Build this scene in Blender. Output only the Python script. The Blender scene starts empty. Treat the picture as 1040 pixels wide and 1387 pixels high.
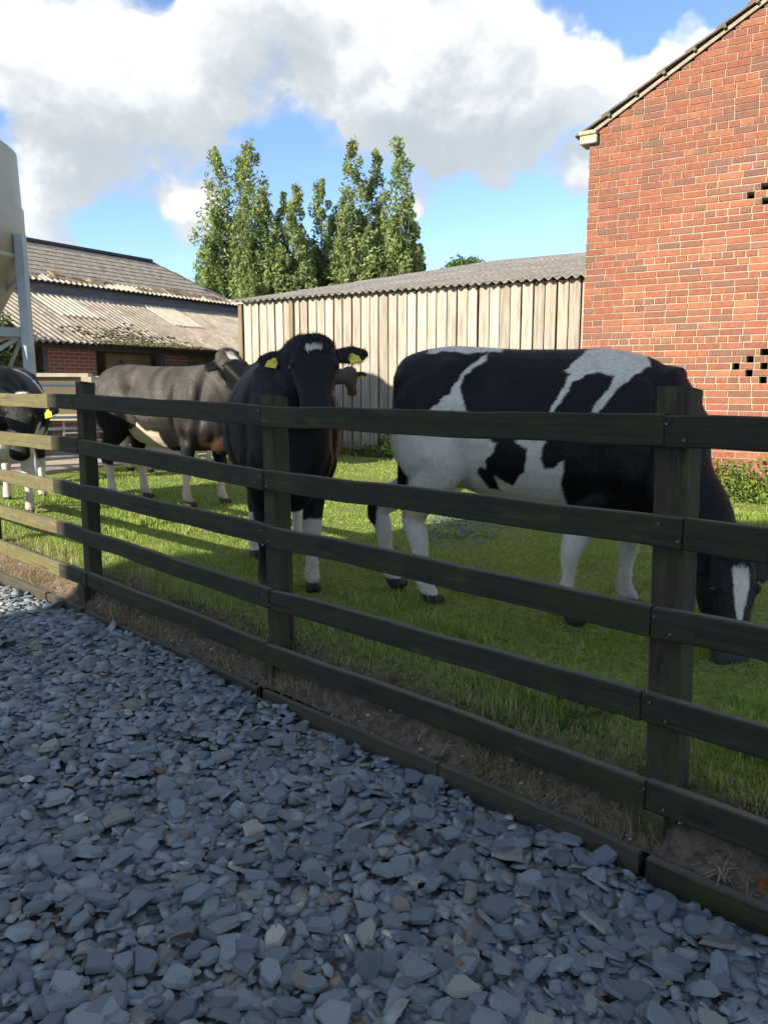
import bpy, bmesh, math, random
import numpy as np
from mathutils import Vector, Matrix, noise as mnoise

random.seed(7)
rng = np.random.default_rng(7)
D = bpy.data
SC = bpy.context.scene
COL = SC.collection
R = math.radians

# ------------------------------------------------------------------ camera
CAM_Z = 1.22
cd = D.cameras.new('camera')
cam = D.objects.new('camera', cd)
COL.objects.link(cam)
cam.location = (0, 0, CAM_Z)
cam.rotation_euler = (R(90) - math.atan(168 / 1080), 0, 0)
cd.sensor_fit = 'VERTICAL'
cd.sensor_height = 36.0
cd.lens = 36.0 * 1080 / 1387
cd.clip_start = 0.05
cd.clip_end = 3000
SC.camera = cam

# ------------------------------------------------------------------ light
SUN_EL = R(26)
SUN_H = Vector((0.8, 0.6, 0)).normalized()          # horizontal travel of the light
sun_travel = Vector((SUN_H.x * math.cos(SUN_EL), SUN_H.y * math.cos(SUN_EL), -math.sin(SUN_EL)))
sd = D.lights.new('sun', 'SUN')
sd.energy = 2.0
sd.angle = R(0.45)
sd.color = (1.0, 0.88, 0.70)
sun = D.objects.new('sun', sd)
COL.objects.link(sun)
sun.rotation_euler = sun_travel.to_track_quat('-Z', 'Y').to_euler()
SC.view_settings.view_transform = 'Standard'
SC.view_settings.look = 'None'
SC.view_settings.gamma = 1.0
SC.view_settings.use_curve_mapping = False
SC.view_settings.exposure = 2.52
SC.render.engine = 'CYCLES'
SC.cycles.max_bounces = 6
SC.cycles.transparent_max_bounces = 6


def node(nt, typ, **kw):
    n = nt.nodes.new(typ)
    for k, v in kw.items():
        if k.startswith('i_'):
            key = k[2:]
            key = int(key) if key.isdigit() else key.replace('_', ' ')
            n.inputs[key].default_value = v
        else:
            setattr(n, k, v)
    return n


def math_(nt, op, a, b=None, clamp=False):
    n = nt.nodes.new('ShaderNodeMath')
    n.operation = op
    n.use_clamp = clamp
    for i, v in enumerate((a, b)):
        if v is None:
            continue
        if isinstance(v, (int, float)):
            n.inputs[i].default_value = v
        else:
            nt.links.new(v, n.inputs[i])
    return n.outputs[0]


def vmath(nt, op, a, b=None):
    n = nt.nodes.new('ShaderNodeVectorMath')
    n.operation = op
    for i, v in enumerate((a, b)):
        if v is None:
            continue
        if isinstance(v, (tuple, list)):
            n.inputs[i].default_value = v
        else:
            nt.links.new(v, n.inputs[i])
    return n


def maprange(nt, v, a, b, c=0.0, d=1.0, smooth=True):
    n = nt.nodes.new('ShaderNodeMapRange')
    n.interpolation_type = 'SMOOTHSTEP' if smooth else 'LINEAR'
    nt.links.new(v, n.inputs[0])
    for i, x in enumerate((a, b, c, d)):
        n.inputs[i + 1].default_value = x
    return n.outputs[0]


def mixc(nt, fac, a, b, blend='MIX'):
    n = nt.nodes.new('ShaderNodeMix')
    n.data_type = 'RGBA'
    n.blend_type = blend
    for i, v in ((0, fac), (6, a), (7, b)):
        if isinstance(v, (int, float)):
            n.inputs[i].default_value = v
        elif isinstance(v, (tuple, list)):
            n.inputs[i].default_value = (*v[:3], 1)
        else:
            nt.links.new(v, n.inputs[i])
    return n.outputs[2]


# ------------------------------------------------------------------ sky: Nishita plus a field of cumulus
W = D.worlds.new('World')
SC.world = W
W.use_nodes = True
nt = W.node_tree
nt.nodes.clear()
SKY_STRENGTH = 0.050
sky = node(nt, 'ShaderNodeTexSky', sky_type='NISHITA', sun_disc=False, sun_elevation=SUN_EL,
           sun_rotation=math.atan2(-SUN_H.x, -SUN_H.y), air_density=0.72, dust_density=0.15, ozone_density=2.6)
tc = node(nt, 'ShaderNodeTexCoord')

g = D.node_groups.new('cloud_density', 'ShaderNodeTree')
g.interface.new_socket('Vector', in_out='INPUT', socket_type='NodeSocketVector')
g.interface.new_socket('Density', in_out='OUTPUT', socket_type='NodeSocketFloat')
gi = g.nodes.new('NodeGroupInput')
go = g.nodes.new('NodeGroupOutput')
nv = vmath(g, 'NORMALIZE', gi.outputs[0]).outputs[0]
wn = node(g, 'ShaderNodeTexNoise', i_Scale=9.0, i_Detail=4.0, i_Roughness=0.55)
g.links.new(nv, wn.inputs['Vector'])
wob = vmath(g, 'SCALE', vmath(g, 'SUBTRACT', wn.outputs['Color'], (0.5, 0.5, 0.5)).outputs[0])
wob.inputs['Scale'].default_value = 0.10
pv = vmath(g, 'MULTIPLY', vmath(g, 'ADD', nv, wob.outputs[0]).outputs[0], (1.0, 1.0, 1.6)).outputs[0]
n1 = node(g, 'ShaderNodeTexNoise', i_Scale=4.2, i_Detail=9.0, i_Roughness=0.56)
g.links.new(pv, n1.inputs['Vector'])
dens = math_(g, 'MULTIPLY', math_(g, 'SUBTRACT', n1.outputs['Fac'], 0.5), 2.6)
# cloud banks in view, then unseen ones added to brighten the shade: azimuth, elevation, radius (degrees), weight
BLOBS = [(-21.7, 17.5, 10.1, .5), (-16.3, 20.8, 8.0, .4), (-5.9, 21.4, 10.6, .55), (4.9, 21.5, 9.0, .55),
         (8.9, 16.4, 6.9, .5), (2.0, 16.1, 6.4, .4), (17.3, 18.0, 6.4, .45), (20.7, 19.6, 4, .35), (-13.5, 10.9, 2.9, .55),
         (-21.3, 11.3, 4.2, .3), (6.6, 10.2, 6.9, -.75), (-2.0, 11.0, 6.4, -.55), (15.6, 22.4, 3.4, -.75),
         (-15.1, 23.2, 2.6, -.5), (-18.2, 8.8, 3.2, -.3), (23.3, 22.9, 3.0, -.3), (-8.5, 13.6, 3.4, -.45),
         (14, 9, 6, -.3), (7.4, 13.5, 1.5, .5), (2.5, 11.8, 1.8, .7), (13.0, 13.3, 1.6, .35), (12, 19.4, 1.4, .3), (-40, 24, 14, .4), (-60, 15, 12, .3), (38, 25, 12, .4), (60, 18, 14, .4), (110, 22, 20, .4),
         (160, 28, 22, .4), (-110, 30, 20, .3), (0, 40, 14, .35), (30, 52, 18, .4), (-35, 47, 16, .4), (-90, 16, 9, .3), (0, 70, 24, .4), (120, 55, 24, .4), (-120, 55, 24, .4), (180, 45, 20, .4), (75, 45, 16, .4), (-75, 45, 16, .4)]
for az, el, rad, w in BLOBS:
    a, e = R(az), R(el)
    c = (math.sin(a) * math.cos(e), math.cos(a) * math.cos(e), math.sin(e))
    dn = vmath(g, 'DISTANCE', vmath(g, 'ADD', nv, wob.outputs[0]).outputs[0], c)
    k = maprange(g, dn.outputs['Value'], 0.0, R(rad) * 1.25, w, 0.0)
    dens = math_(g, 'ADD', dens, k)
g.links.new(dens, go.inputs[0])


def cdens(vec):
    n = nt.nodes.new('ShaderNodeGroup')
    n.node_tree = g
    nt.links.new(vec, n.inputs[0])
    return n.outputs[0]


gen = vmath(nt, 'NORMALIZE', tc.outputs['Generated']).outputs[0]
d0 = cdens(gen)
d1 = cdens(vmath(nt, 'ADD', gen, (-0.012, 0.0, 0.035)).outputs[0])
d2 = cdens(vmath(nt, 'ADD', gen, (-0.02, 0.0, 0.09)).outputs[0])
cover = maprange(nt, d0, 0.06, 0.42)
edge = maprange(nt, math_(nt, 'SUBTRACT', d0, d1), -0.20, 0.45)
thick = maprange(nt, d2, 0.05, 1.15)
fine = node(nt, 'ShaderNodeTexNoise', i_Scale=16.0, i_Detail=7.0, i_Roughness=0.6)
nt.links.new(gen, fine.inputs['Vector'])
lit = math_(nt, 'ADD', math_(nt, 'MULTIPLY', edge, 0.85), math_(nt, 'MULTIPLY', math_(nt, 'SUBTRACT', fine.outputs['Fac'], 0.5), 0.9))
lit = math_(nt, 'SUBTRACT', lit, math_(nt, 'MULTIPLY', thick, 0.62))
lit = maprange(nt, lit, -0.75, 1.25)
ccol = mixc(nt, lit, (0.262, 0.285, 0.298), (0.60, 0.595, 0.585))
bg1 = node(nt, 'ShaderNodeBackground', i_Strength=SKY_STRENGTH)
nt.links.new(sky.outputs[0], bg1.inputs[0])
bg2 = node(nt, 'ShaderNodeBackground', i_Strength=0.40)
nt.links.new(ccol, bg2.inputs[0])
sepz = node(nt, 'ShaderNodeSeparateXYZ')
nt.links.new(gen, sepz.inputs[0])
hz = maprange(nt, sepz.outputs[2], 0.0, 0.06)
mx = nt.nodes.new('ShaderNodeMixShader')
nt.links.new(math_(nt, 'MULTIPLY', math_(nt, 'MULTIPLY', cover, hz), 0.94), mx.inputs[0])
nt.links.new(bg1.outputs[0], mx.inputs[1])
nt.links.new(bg2.outputs[0], mx.inputs[2])
wo = nt.nodes.new('ShaderNodeOutputWorld')
nt.links.new(mx.outputs[0], wo.inputs[0])


# ------------------------------------------------------------------ materials
def mat(name, c1, c2=None, scale=5.0, rough=0.8, bump=0.0, bscale=40.0, detail=5.0, metal=0.0, stretch=(1, 1, 1),
        lo=0.35, hi=0.65, attr=None, rnd=0.0, spec=0.3, c3=None, scale3=2.0, lo3=.55, hi3=.7, trans=0.0, sheen=0.0, coat=0.0):
    m = D.materials.new(name)
    m.use_nodes = True
    t = m.node_tree
    b = t.nodes['Principled BSDF']
    b.inputs['Roughness'].default_value = rough
    b.inputs['Metallic'].default_value = metal
    b.inputs['Specular IOR Level'].default_value = spec
    if sheen:
        b.inputs['Sheen Weight'].default_value = sheen
        b.inputs['Sheen Roughness'].default_value = 0.4
    co = node(t, 'ShaderNodeTexCoord')
    mp = node(t, 'ShaderNodeMapping')
    mp.inputs['Scale'].default_value = stretch
    t.links.new(co.outputs['Object'], mp.inputs[0])
    vec = mp.outputs[0]
    if rnd:
        oi = node(t, 'ShaderNodeObjectInfo')
        add = vmath(t, 'ADD', vec, None)
        sc = vmath(t, 'SCALE', (13.1, 7.7, 3.3), None)
        t.links.new(oi.outputs['Random'], sc.inputs['Scale'])
        t.links.new(sc.outputs[0], add.inputs[1])
        vec = add.outputs[0]
    if attr:
        at = node(t, 'ShaderNodeAttribute', attribute_name=attr)
        col = at.outputs['Color']
    else:
        col = c1
    if c2 is not None:
        n = node(t, 'ShaderNodeTexNoise', i_Scale=scale, i_Detail=detail, i_Roughness=0.6)
        t.links.new(vec, n.inputs['Vector'])
        f = maprange(t, n.outputs['Fac'], lo, hi)
        if attr:
            col = mixc(t, f, col, mixc(t, 1.0, col, c2, 'MULTIPLY'))
        else:
            col = mixc(t, f, c1, c2)
    if c3 is not None:
        n = node(t, 'ShaderNodeTexNoise', i_Scale=scale3, i_Detail=4.0, i_Roughness=0.6)
        t.links.new(vec, n.inputs['Vector'])
        col = mixc(t, maprange(t, n.outputs['Fac'], lo3, hi3), col, c3)
    if rnd:
        v = math_(t, 'ADD', math_(t, 'MULTIPLY', oi.outputs['Random'], rnd), 1.0 - rnd / 2)
        hs = node(t, 'ShaderNodeHueSaturation')
        t.links.new(v, hs.inputs['Value'])
        if isinstance(col, tuple):
            hs.inputs['Color'].default_value = (*col, 1)
        else:
            t.links.new(col, hs.inputs['Color'])
        col = hs.outputs[0]
    if isinstance(col, tuple):
        b.inputs['Base Color'].default_value = (*col[:3], 1)
    else:
        t.links.new(col, b.inputs['Base Color'])
    if bump:
        n = node(t, 'ShaderNodeTexNoise', i_Scale=bscale, i_Detail=6.0, i_Roughness=0.65)
        t.links.new(vec, n.inputs['Vector'])
        bp = node(t, 'ShaderNodeBump', i_Strength=bump, i_Distance=0.02)
        t.links.new(n.outputs['Fac'], bp.inputs['Height'])
        t.links.new(bp.outputs[0], b.inputs['Normal'])
    if trans:
        tr = node(t, 'ShaderNodeBsdfTranslucent')
        if isinstance(col, tuple):
            tr.inputs['Color'].default_value = (*col[:3], 1)
        else:
            t.links.new(col, tr.inputs['Color'])
        ms = node(t, 'ShaderNodeMixShader', i_0=trans)
        t.links.new(b.outputs[0], ms.inputs[1])
        t.links.new(tr.outputs[0], ms.inputs[2])
        t.links.new(ms.outputs[0], t.nodes['Material Output'].inputs[0])
    return m


# ------------------------------------------------------------------ object helpers
def obj(name, me, mats=None, parent=None, kind=None):
    if isinstance(me, bmesh.types.BMesh):
        bm = me
        me = D.meshes.new(name)
        bm.to_mesh(me)
        bm.free()
    o = D.objects.new(name, me)
    COL.objects.link(o)
    if mats is not None:
        for m in (mats if isinstance(mats, (list, tuple)) else [mats]):
            if m.name not in me.materials:
                me.materials.append(m)
    if parent is not None:
        o.parent = parent
    if kind:
        o['kind'] = kind
    return o


def tag(o, label, cat, group=None):
    o['label'] = label
    o['category'] = cat
    if group:
        o['group'] = group
    return o


def thing(name, label, cat, loc=(0, 0, 0), rz=0.0, group=None, scale=1.0):
    o = D.objects.new(name, None)
    COL.objects.link(o)
    o.location = loc
    o.rotation_euler = (0, 0, rz)
    o.scale = (scale,) * 3
    o.empty_display_size = 0.2
    return tag(o, label, cat, group)


def pydata(name, v, f, smooth=False):
    me = D.meshes.new(name)
    me.from_pydata([tuple(map(float, p)) for p in v], [], [tuple(map(int, q)) for q in f])
    if smooth:
        me.polygons.foreach_set('use_smooth', [True] * len(me.polygons))
    me.update()
    return me


def arrays(name, V, Fv, n, mat_idx=None, cols=None, smooth=False):
    """V (N,3), Fv (M,n) of equal-size faces -> mesh, fast"""
    me = D.meshes.new(name)
    V = np.asarray(V, np.float32)
    Fv = np.asarray(Fv, np.int32)
    me.vertices.add(len(V))
    me.vertices.foreach_set('co', V.ravel())
    me.loops.add(Fv.size)
    me.loops.foreach_set('vertex_index', Fv.ravel())
    me.polygons.add(len(Fv))
    me.polygons.foreach_set('loop_start', np.arange(0, Fv.size, n, dtype=np.int32))
    if mat_idx is not None:
        me.polygons.foreach_set('material_index', np.asarray(mat_idx, np.int32))
    if smooth:
        me.polygons.foreach_set('use_smooth', np.ones(len(Fv), bool))
    if cols is not None:
        a = me.color_attributes.new('col', 'FLOAT_COLOR', 'POINT')
        c4 = np.ones((len(V), 4), np.float32)
        c4[:, :3] = cols
        a.data.foreach_set('color', c4.ravel())
    me.update(calc_edges=True)
    me.validate()
    return me


def add_box(bm, c, s, rz=0.0, M=None, bevel=0.0):
    mt = Matrix.Translation(c) @ Matrix.Rotation(rz, 4, 'Z') if M is None else M
    r = bmesh.ops.create_cube(bm, size=1.0, matrix=mt @ Matrix.Diagonal((s[0], s[1], s[2], 1)))
    if bevel:
        es = list({e for v in r['verts'] for e in v.link_edges})
        bmesh.ops.bevel(bm, geom=es, offset=bevel, segments=1, affect='EDGES')


def box_between(bm, a, b, w, h, up=Vector((0, 0, 1)), bevel=0.0):
    a, b = Vector(a), Vector(b)
    d = b - a
    x = d.normalized()
    y = up.cross(x)
    y = y.normalized() if y.length > 1e-5 else Vector((0, 1, 0))
    z = x.cross(y)
    M = Matrix((x, y, z)).transposed().to_4x4()
    M.translation = (a + b) / 2
    add_box(bm, None, (d.length, w, h), M=M, bevel=bevel)


def tube_bm(bm, pts, r, n=8):
    pts = [Vector(p) for p in pts]
    rs = r if isinstance(r, (list, tuple)) else [r] * len(pts)
    rings = []
    for i, p in enumerate(pts):
        t = (pts[min(i + 1, len(pts) - 1)] - pts[max(i - 1, 0)]).normalized()
        a = t.orthogonal() if abs(t.z) > .9 else t.cross(Vector((0, 0, 1)))
        a.normalize()
        b = t.cross(a)
        rings.append([bm.verts.new(p + rs[i] * (math.cos(2 * math.pi * k / n) * a + math.sin(2 * math.pi * k / n) * b)) for k in range(n)])
    for q in range(len(rings) - 1):
        for k in range(n):
            f = bm.faces.new((rings[q][k], rings[q][(k + 1) % n], rings[q + 1][(k + 1) % n], rings[q + 1][k]))
            f.smooth = True
    bm.faces.new(rings[0][::-1])
    bm.faces.new(rings[-1])


def copy_into(o, parent=None, mw=None):
    c = o.copy()
    COL.objects.link(c)
    c.parent = parent
    if mw is not None:
        c.matrix_local = mw
    return c


# ------------------------------------------------------------------ frames of the place
U = Vector((.853, -.523, 0)).normalized()            # along the brick gable and the shed front, to the right
V = Vector((-U.y, U.x, 0))                            # away, to the far right
YAW_U = math.atan2(U.y, U.x)
FP = Vector((.818, 2.285, 0))                         # fence: front face of the rails at the right-hand post
FD = Vector((-.7145, .6997, 0)).normalized()          # along the fence, far left
NF = Vector((FD.y, -FD.x, 0))                         # towards the field
YAW_F = math.atan2(FD.y, FD.x)


def fpt(s, b, z=0.0):
    p = FP + FD * s + NF * b
    return Vector((p.x, p.y, z))


def fuzz(x, y):
    return (np.sin(x * 3.1 + 1.3 * np.sin(y * 2.3)) * .4 + np.sin(y * 4.7 + 1.1 * np.sin(x * 3.9 + 1)) * .35 + np.sin(x * 9.3 + y * 7.1) * .25)


def ground_z(x, y, s, b):
    """height of the field; s along the fence, b into the field"""
    z = np.interp(b, [-.032, 0, .04, .09, .16, .35, 1.0], [-.19, -.172, -.135, -.07, -.02, 0, 0])
    z = z + np.clip(s, -2, 8) * .007 * np.clip(1 - b / 2, 0, 1)
    rise = np.clip((y - 5.5) / 3.5, 0, 1) * np.clip((x - 1.0) / 1.6, 0, 1)
    z = z + .10 * rise
    amp = np.interp(b, [-.03, .1, .6, 1.2], [.006, .018, .012, .016])
    return z + amp * fuzz(x, y) + .012 * fuzz(x * 3.3, y * 3.1) * np.clip(1.5 - b, 0, 1)


# ================================================================== GROUND
m_far = mat('pasture', (.06, .095, .028), (.10, .12, .04), scale=.3, rough=1, bump=.3)
bm = bmesh.new()
add_box(bm, (0, 0, -.95), (1600, 1600, 1.0))
obj('ground', bm, m_far, kind='structure')

grid_b = np.concatenate([np.arange(-.032, .5, .027), np.arange(.5, 3, .1), np.arange(3, 20, .5), [22, 26, 34, 50, 90, 200, 400]])
grid_s = np.concatenate([[-400, -200, -90, -50, -30, -20, -14, -10, -7], np.arange(-5, 9, .07), np.arange(9, 26, .5), [30, 40, 60, 100, 200, 400]])
SS, BB = np.meshgrid(grid_s, grid_b)
XX = FP.x + FD.x * SS + NF.x * BB
YY = FP.y + FD.y * SS + NF.y * BB
ZZ = ground_z(XX, YY, SS, BB)
ZZ = np.where((BB > 40) | (np.abs(SS) > 40), -.02, ZZ)
nb, ns = SS.shape
idx = np.arange(nb * ns).reshape(nb, ns)
quads = np.stack([idx[:-1, :-1], idx[:-1, 1:], idx[1:, 1:], idx[1:, :-1]], -1).reshape(-1, 4)[:, ::-1]
VV = np.stack([XX, YY, ZZ], -1).reshape(-1, 3)
soil = np.array([.165, .128, .098])
turf = np.array([.21, .26, .075])
k = np.clip((BB - .12 - .10 * fuzz(XX * 2, YY * 2)) / .2, 0, 1).reshape(-1, 1)
gcol = soil * (1 - k) + turf * k
m_field = mat('turf_soil', (.1, .1, .1), (.45, .42, .38), scale=24, rough=1, bump=.9, bscale=55, attr='col', lo=.3, hi=.7, spec=.1,
              c3=(.15, .13, .065), scale3=1.7, lo3=.58, hi3=.75)
obj('field', arrays('field', VV, quads, 4, cols=gcol, smooth=True), m_field, kind='structure')

m_bed = mat('slate_bed', (.07, .078, .09), (.15, .165, .19), scale=34, rough=.9, bump=1.0, bscale=45, lo=.4, hi=.6)
bm = bmesh.new()
c0 = [fpt(-14, -.045, -.262), fpt(26, -.045, -.262), fpt(26, -24, -.262), fpt(-14, -24, -.262)]
vs = [bm.verts.new(p) for p in c0] + [bm.verts.new(p - Vector((0, 0, .1))) for p in c0]
bm.faces.new(vs[3::-1])
bm.faces.new(vs[4:])
for i in range(4):
    bm.faces.new((vs[i], vs[(i + 1) % 4], vs[4 + (i + 1) % 4], vs[4 + i]))
bmesh.ops.recalc_face_normals(bm, faces=bm.faces)
gravel = obj('gravel_bed', bm, m_bed, kind='structure')

m_conc = mat('concrete', (.40, .33, .27), (.30, .25, .21), scale=1.3, rough=.9, bump=.25, bscale=25, c3=(.22, .19, .16), scale3=.8)
bm = bmesh.new()
poly = [(-14, 6.5), (-5.9, 9.6), (-4.95, 11.2), (-4.45, 12.2), (-3.9, 12.9), (-3.1, 14.6), (-2.9, 16.4), (-1.5, 26), (-12, 30), (-22, 12)]
lo = [bm.verts.new((x, y, -.1)) for x, y in poly]
hi = [bm.verts.new((x, y, .045)) for x, y in poly]
bm.faces.new(hi)
for i in range(len(poly)):
    j = (i + 1) % len(poly)
    bm.faces.new((lo[i], lo[j], hi[j], hi[i]))
bmesh.ops.recalc_face_normals(bm, faces=bm.faces)
obj('concrete_yard', bm, m_conc, kind='structure')


def in_yard(x, y):
    px = np.array([p[0] for p in poly]); py = np.array([p[1] for p in poly])
    ins = np.zeros(np.shape(x), bool)
    j = len(px) - 1
    for i in range(len(px)):
        c = ((py[i] > y) != (py[j] > y)) & (x < (px[j] - px[i]) * (y - py[i]) / (py[j] - py[i] + 1e-9) + px[i])
        ins ^= c
        j = i
    return ins


# ================================================================== BRICK GABLE BUILDING (right)
BC = Vector((2.254, 9.25, 0))                         # its left corner


def wall_M(a, d, z):                                  # a along U, d out of the wall towards the camera
    p = BC + U * a - V * d
    M = Matrix.Rotation(YAW_U, 4, 'Z')
    M.translation = (p.x, p.y, z)
    return M


brick_tones = [((.29, .108, .064), (.23, .090, .057)), ((.32, .125, .072), (.25, .098, .060)), ((.26, .102, .066), (.20, .086, .060)),
               ((.215, .100, .070), (.175, .092, .070)), ((.33, .145, .085), (.27, .112, .07)), ((.185, .102, .078), (.22, .11, .08))]
brick_mats = [mat('brick_tone', a, b, scale=22, rough=.9, bump=.7, bscale=70, rnd=.28, c3=(.16, .10, .075), scale3=2.2, lo3=.52, hi3=.78) for a, b in brick_tones]
tone_w = [.32, .22, .2, .1, .1, .06]
m_mortar = mat('mortar', (.38, .315, .24), (.29, .24, .19), scale=14, rough=.95, bump=.4)
m_dark = mat('painted_dark', (.012, .011, .010), rough=1)  # near black, shade of the openings put into the colour
m_stone = mat('stone_kneeler', (.42, .39, .30), (.30, .30, .20), scale=9, rough=.9, bump=.5)
m_tile = mat('roof_tile', (.15, .115, .095), (.10, .095, .075), scale=10, rough=.85, bump=.5, rnd=.3)
m_verge = mat('verge_mortar', (.33, .28, .22), (.25, .21, .17), scale=12, rough=.95, bump=.5)

barn = thing('brick_barn', 'tall red brick gable building with tiled roof verge and honeycomb vent holes', 'building', BC, YAW_U)
CO = .0703                                            # course height
GW = 6.4                                              # gable width
EAVE, SLOPE = 3.93, .57
holes = {}


def hole(a, z, w=.105):
    w = w - .032
    ci = int(round((z - CO / 2) / CO))
    holes.setdefault(ci, []).append((a - w / 2, a + w / 2))


for a, z, w in [(1.66, 3.146, .105), (1.86, 3.216, .26), (1.80, 3.076, .105), (1.95, 3.146, .105), (1.93, 3.0, .105),
                (1.628, 1.458, .105), (1.757, 1.53, .105), (1.757, 1.389, .105), (1.90, 1.60, .14), (1.893, 1.458, .105), (1.893, 1.318, .105),
                (2.02, 1.53, .105), (2.02, 1.389, .105), (2.15, 1.458, .105)]:
    hole(a, z, w)


def gable_top(a):
    return EAVE + SLOPE * min(a, GW - a) - .03


bm_core = bmesh.new()
bricks = []                                           # (a0, a1, course)
ncourse = int((EAVE + SLOPE * GW / 2) / CO)
for ci in range(ncourse):
    z0, z1 = ci * CO, (ci + 1) * CO
    h = holes.get(ci, [])
    hs = sorted(h)
    left = max(0.0, (z0 + .030 - EAVE) / SLOPE) if z1 > EAVE else 0.0
    right = GW - left
    if right - left < .2:
        break
    edges = [left] + [e for q in hs for e in q] + [right]
    for i in range(0, len(edges), 2):                 # mortar strips between the holes
        a0, a1 = edges[i], edges[i + 1]
        if a1 > a0:
            q = [bm_core.verts.new(p) for p in ((a0, 0, z0), (a1, 0, z0), (a1, 0, z1), (a0, 0, z1))]
            bm_core.faces.new(q)
    for a0, a1 in hs:
        for dz, zz in ((0, z0), (0, z1)):
            q = [bm_core.verts.new(p) for p in ((a0, 0, zz), (a1, 0, zz), (a1, .22, zz), (a0, .22, zz))]
            bm_core.faces.new(q)
        for aa in (a0, a1):
            q = [bm_core.verts.new(p) for p in ((aa, 0, z0), (aa, .22, z0), (aa, .22, z1), (aa, 0, z1))]
            bm_core.faces.new(q)
        bm_shade = bmesh.new()
        q = [bm_shade.verts.new(p) for p in ((a0, .219, z0), (a1, .219, z0), (a1, .219, z1), (a0, .219, z1))]
        bm_shade.faces.new(q)
        obj('vent_shade', bm_shade, m_dark, barn)  # dark sheet at the back, standing for the shade inside
    header = ci % 6 == 0
    if header:
        step, off = .1125, (ci * .037) % .05
    else:
        step, off = .225, (.1125 if ci % 2 else 0) + random.uniform(-.012, .012)
    a = -off
    while a < right:
        st = step
        if not header and random.random() < .07:
            st = .1125
        x0, x1 = max(a, left), min(a + st - .0105, right)
        a += st
        segs = [(x0, x1)]
        for h0, h1 in hs:
            ns_ = []
            for s0, s1 in segs:
                if h1 <= s0 or h0 >= s1:
                    ns_.append((s0, s1))
                else:
                    ns_ += [(s0, h0 - .006), (h1 + .006, s1)]
            segs = ns_
        for s0, s1 in segs:
            if s1 - s0 > .012:
                bricks.append((s0, s1, ci))
o = obj('mortar_wall', bm_core, m_mortar, barn)

# the building behind the gable face: side wall and far walls (brick textured, out of view)
m_brickflat = D.materials.new('brick_side')
m_brickflat.use_nodes = True
t = m_brickflat.node_tree
bt = node(t, 'ShaderNodeTexBrick', i_Scale=1.0)
bt.inputs['Color1'].default_value = (.30, .09, .05, 1)
bt.inputs['Color2'].default_value = (.19, .08, .06, 1)
bt.inputs['Mortar'].default_value = (.36, .3, .24, 1)
bt.inputs['Mortar Size'].default_value = .006
bt.inputs['Brick Width'].default_value = .225
bt.inputs['Row Height'].default_value = CO
tcx = node(t, 'ShaderNodeTexCoord')
sx = node(t, 'ShaderNodeSeparateXYZ')
cx = node(t, 'ShaderNodeCombineXYZ')
t.links.new(tcx.outputs['Object'], sx.inputs[0])
t.links.new(math_(t, 'ADD', sx.outputs[0], sx.outputs[1]), cx.inputs[0])
t.links.new(sx.outputs[2], cx.inputs[1])
t.links.new(cx.outputs[0], bt.inputs[0])
t.links.new(bt.outputs[0], t.nodes['Principled BSDF'].inputs['Base Color'])
t.nodes['Principled BSDF'].inputs['Roughness'].default_value = .9
bm = bmesh.new()
BL = 14.0
prof = [(0.012, -.3), (GW - .012, -.3), (GW - .012, EAVE - .05), (GW / 2, EAVE + SLOPE * GW / 2 - .06), (0.012, EAVE - .05)]
f0 = [bm.verts.new((a, .24, z)) for a, z in prof]
f1 = [bm.verts.new((a, BL, z)) for a, z in prof]
bm.faces.new(f0)
bm.faces.new(f1[::-1])
for i in range(5):
    j = (i + 1) % 5
    bm.faces.new((f0[i], f0[j], f1[j], f1[i]))
# return of the front wall round the corner
for aa in (0.0, GW):
    q = [bm.verts.new(p) for p in ((aa, 0, -.3), (aa, .3, -.3), (aa, .3, EAVE), (aa, 0, EAVE))]
    bm.faces.new(q)
bmesh.ops.recalc_face_normals(bm, faces=bm.faces)
obj('wall', bm, m_brickflat, barn)


def in_view(p):
    y = p.y
    return y > 0 and abs(p.x) < .49 * y and p.z < CAM_Z + .46 * y


brick_meshes = {}


def brick_mesh(w, tone):
    key = (round(w, 3), tone)
    if key not in brick_meshes:
        b = bmesh.new()
        add_box(b, (0, 0, 0), (w, .028, CO - .0105))
        top = [e for e in b.edges if all(v.co.y < 0 for v in e.verts)]
        bmesh.ops.bevel(b, geom=top, offset=.004, segments=1, affect='EDGES')
        me = D.meshes.new('brick')
        b.to_mesh(me)
        b.free()
        me.materials.append(brick_mats[tone])
        brick_meshes[key] = me
    return brick_meshes[key]


scored = []
for s0, s1, ci in bricks:
    p = BC + U * (s0 + s1) / 2
    p.z = (ci + .5) * CO
    vis = in_view(p) and p.z > .9
    dist = (p - cam.location).length
    scored.append((0 if vis else 1, round(dist, 1), s0, s1, ci, p))
scored.sort(key=lambda q: (q[0], q[1] - (s1 - s0)))
bmst = bmesh.new()
for i, (nv_, dist, s0, s1, ci, p) in enumerate(scored):
    tone = int(rng.choice(6, p=tone_w))
    w = s1 - s0
    c = Vector(((s0 + s1) / 2, .009 - random.uniform(0, .004), (ci + .5) * CO + random.uniform(-.0012, .0012)))
    rot = random.uniform(-.006, .006)
    if i < 300:
        w = round(w / .005) * .005
        o = D.objects.new('brick', brick_mesh(w, tone))
        COL.objects.link(o)
        o.parent = barn
        o.location = c
        o.rotation_euler = (0, rot, 0)
    else:
        nf0 = len(bmst.faces)
        M = Matrix.Translation(c) @ Matrix.Rotation(rot, 4, 'Y')
        r = bmesh.ops.create_cube(bmst, size=1.0, matrix=M @ Matrix.Diagonal((w, .028, CO - .0105, 1)))
        for f in {f for v in r['verts'] for f in v.link_faces}:
            f.material_index = tone
o = obj('brickwork', bmst, brick_mats, barn, kind='stuff')
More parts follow.
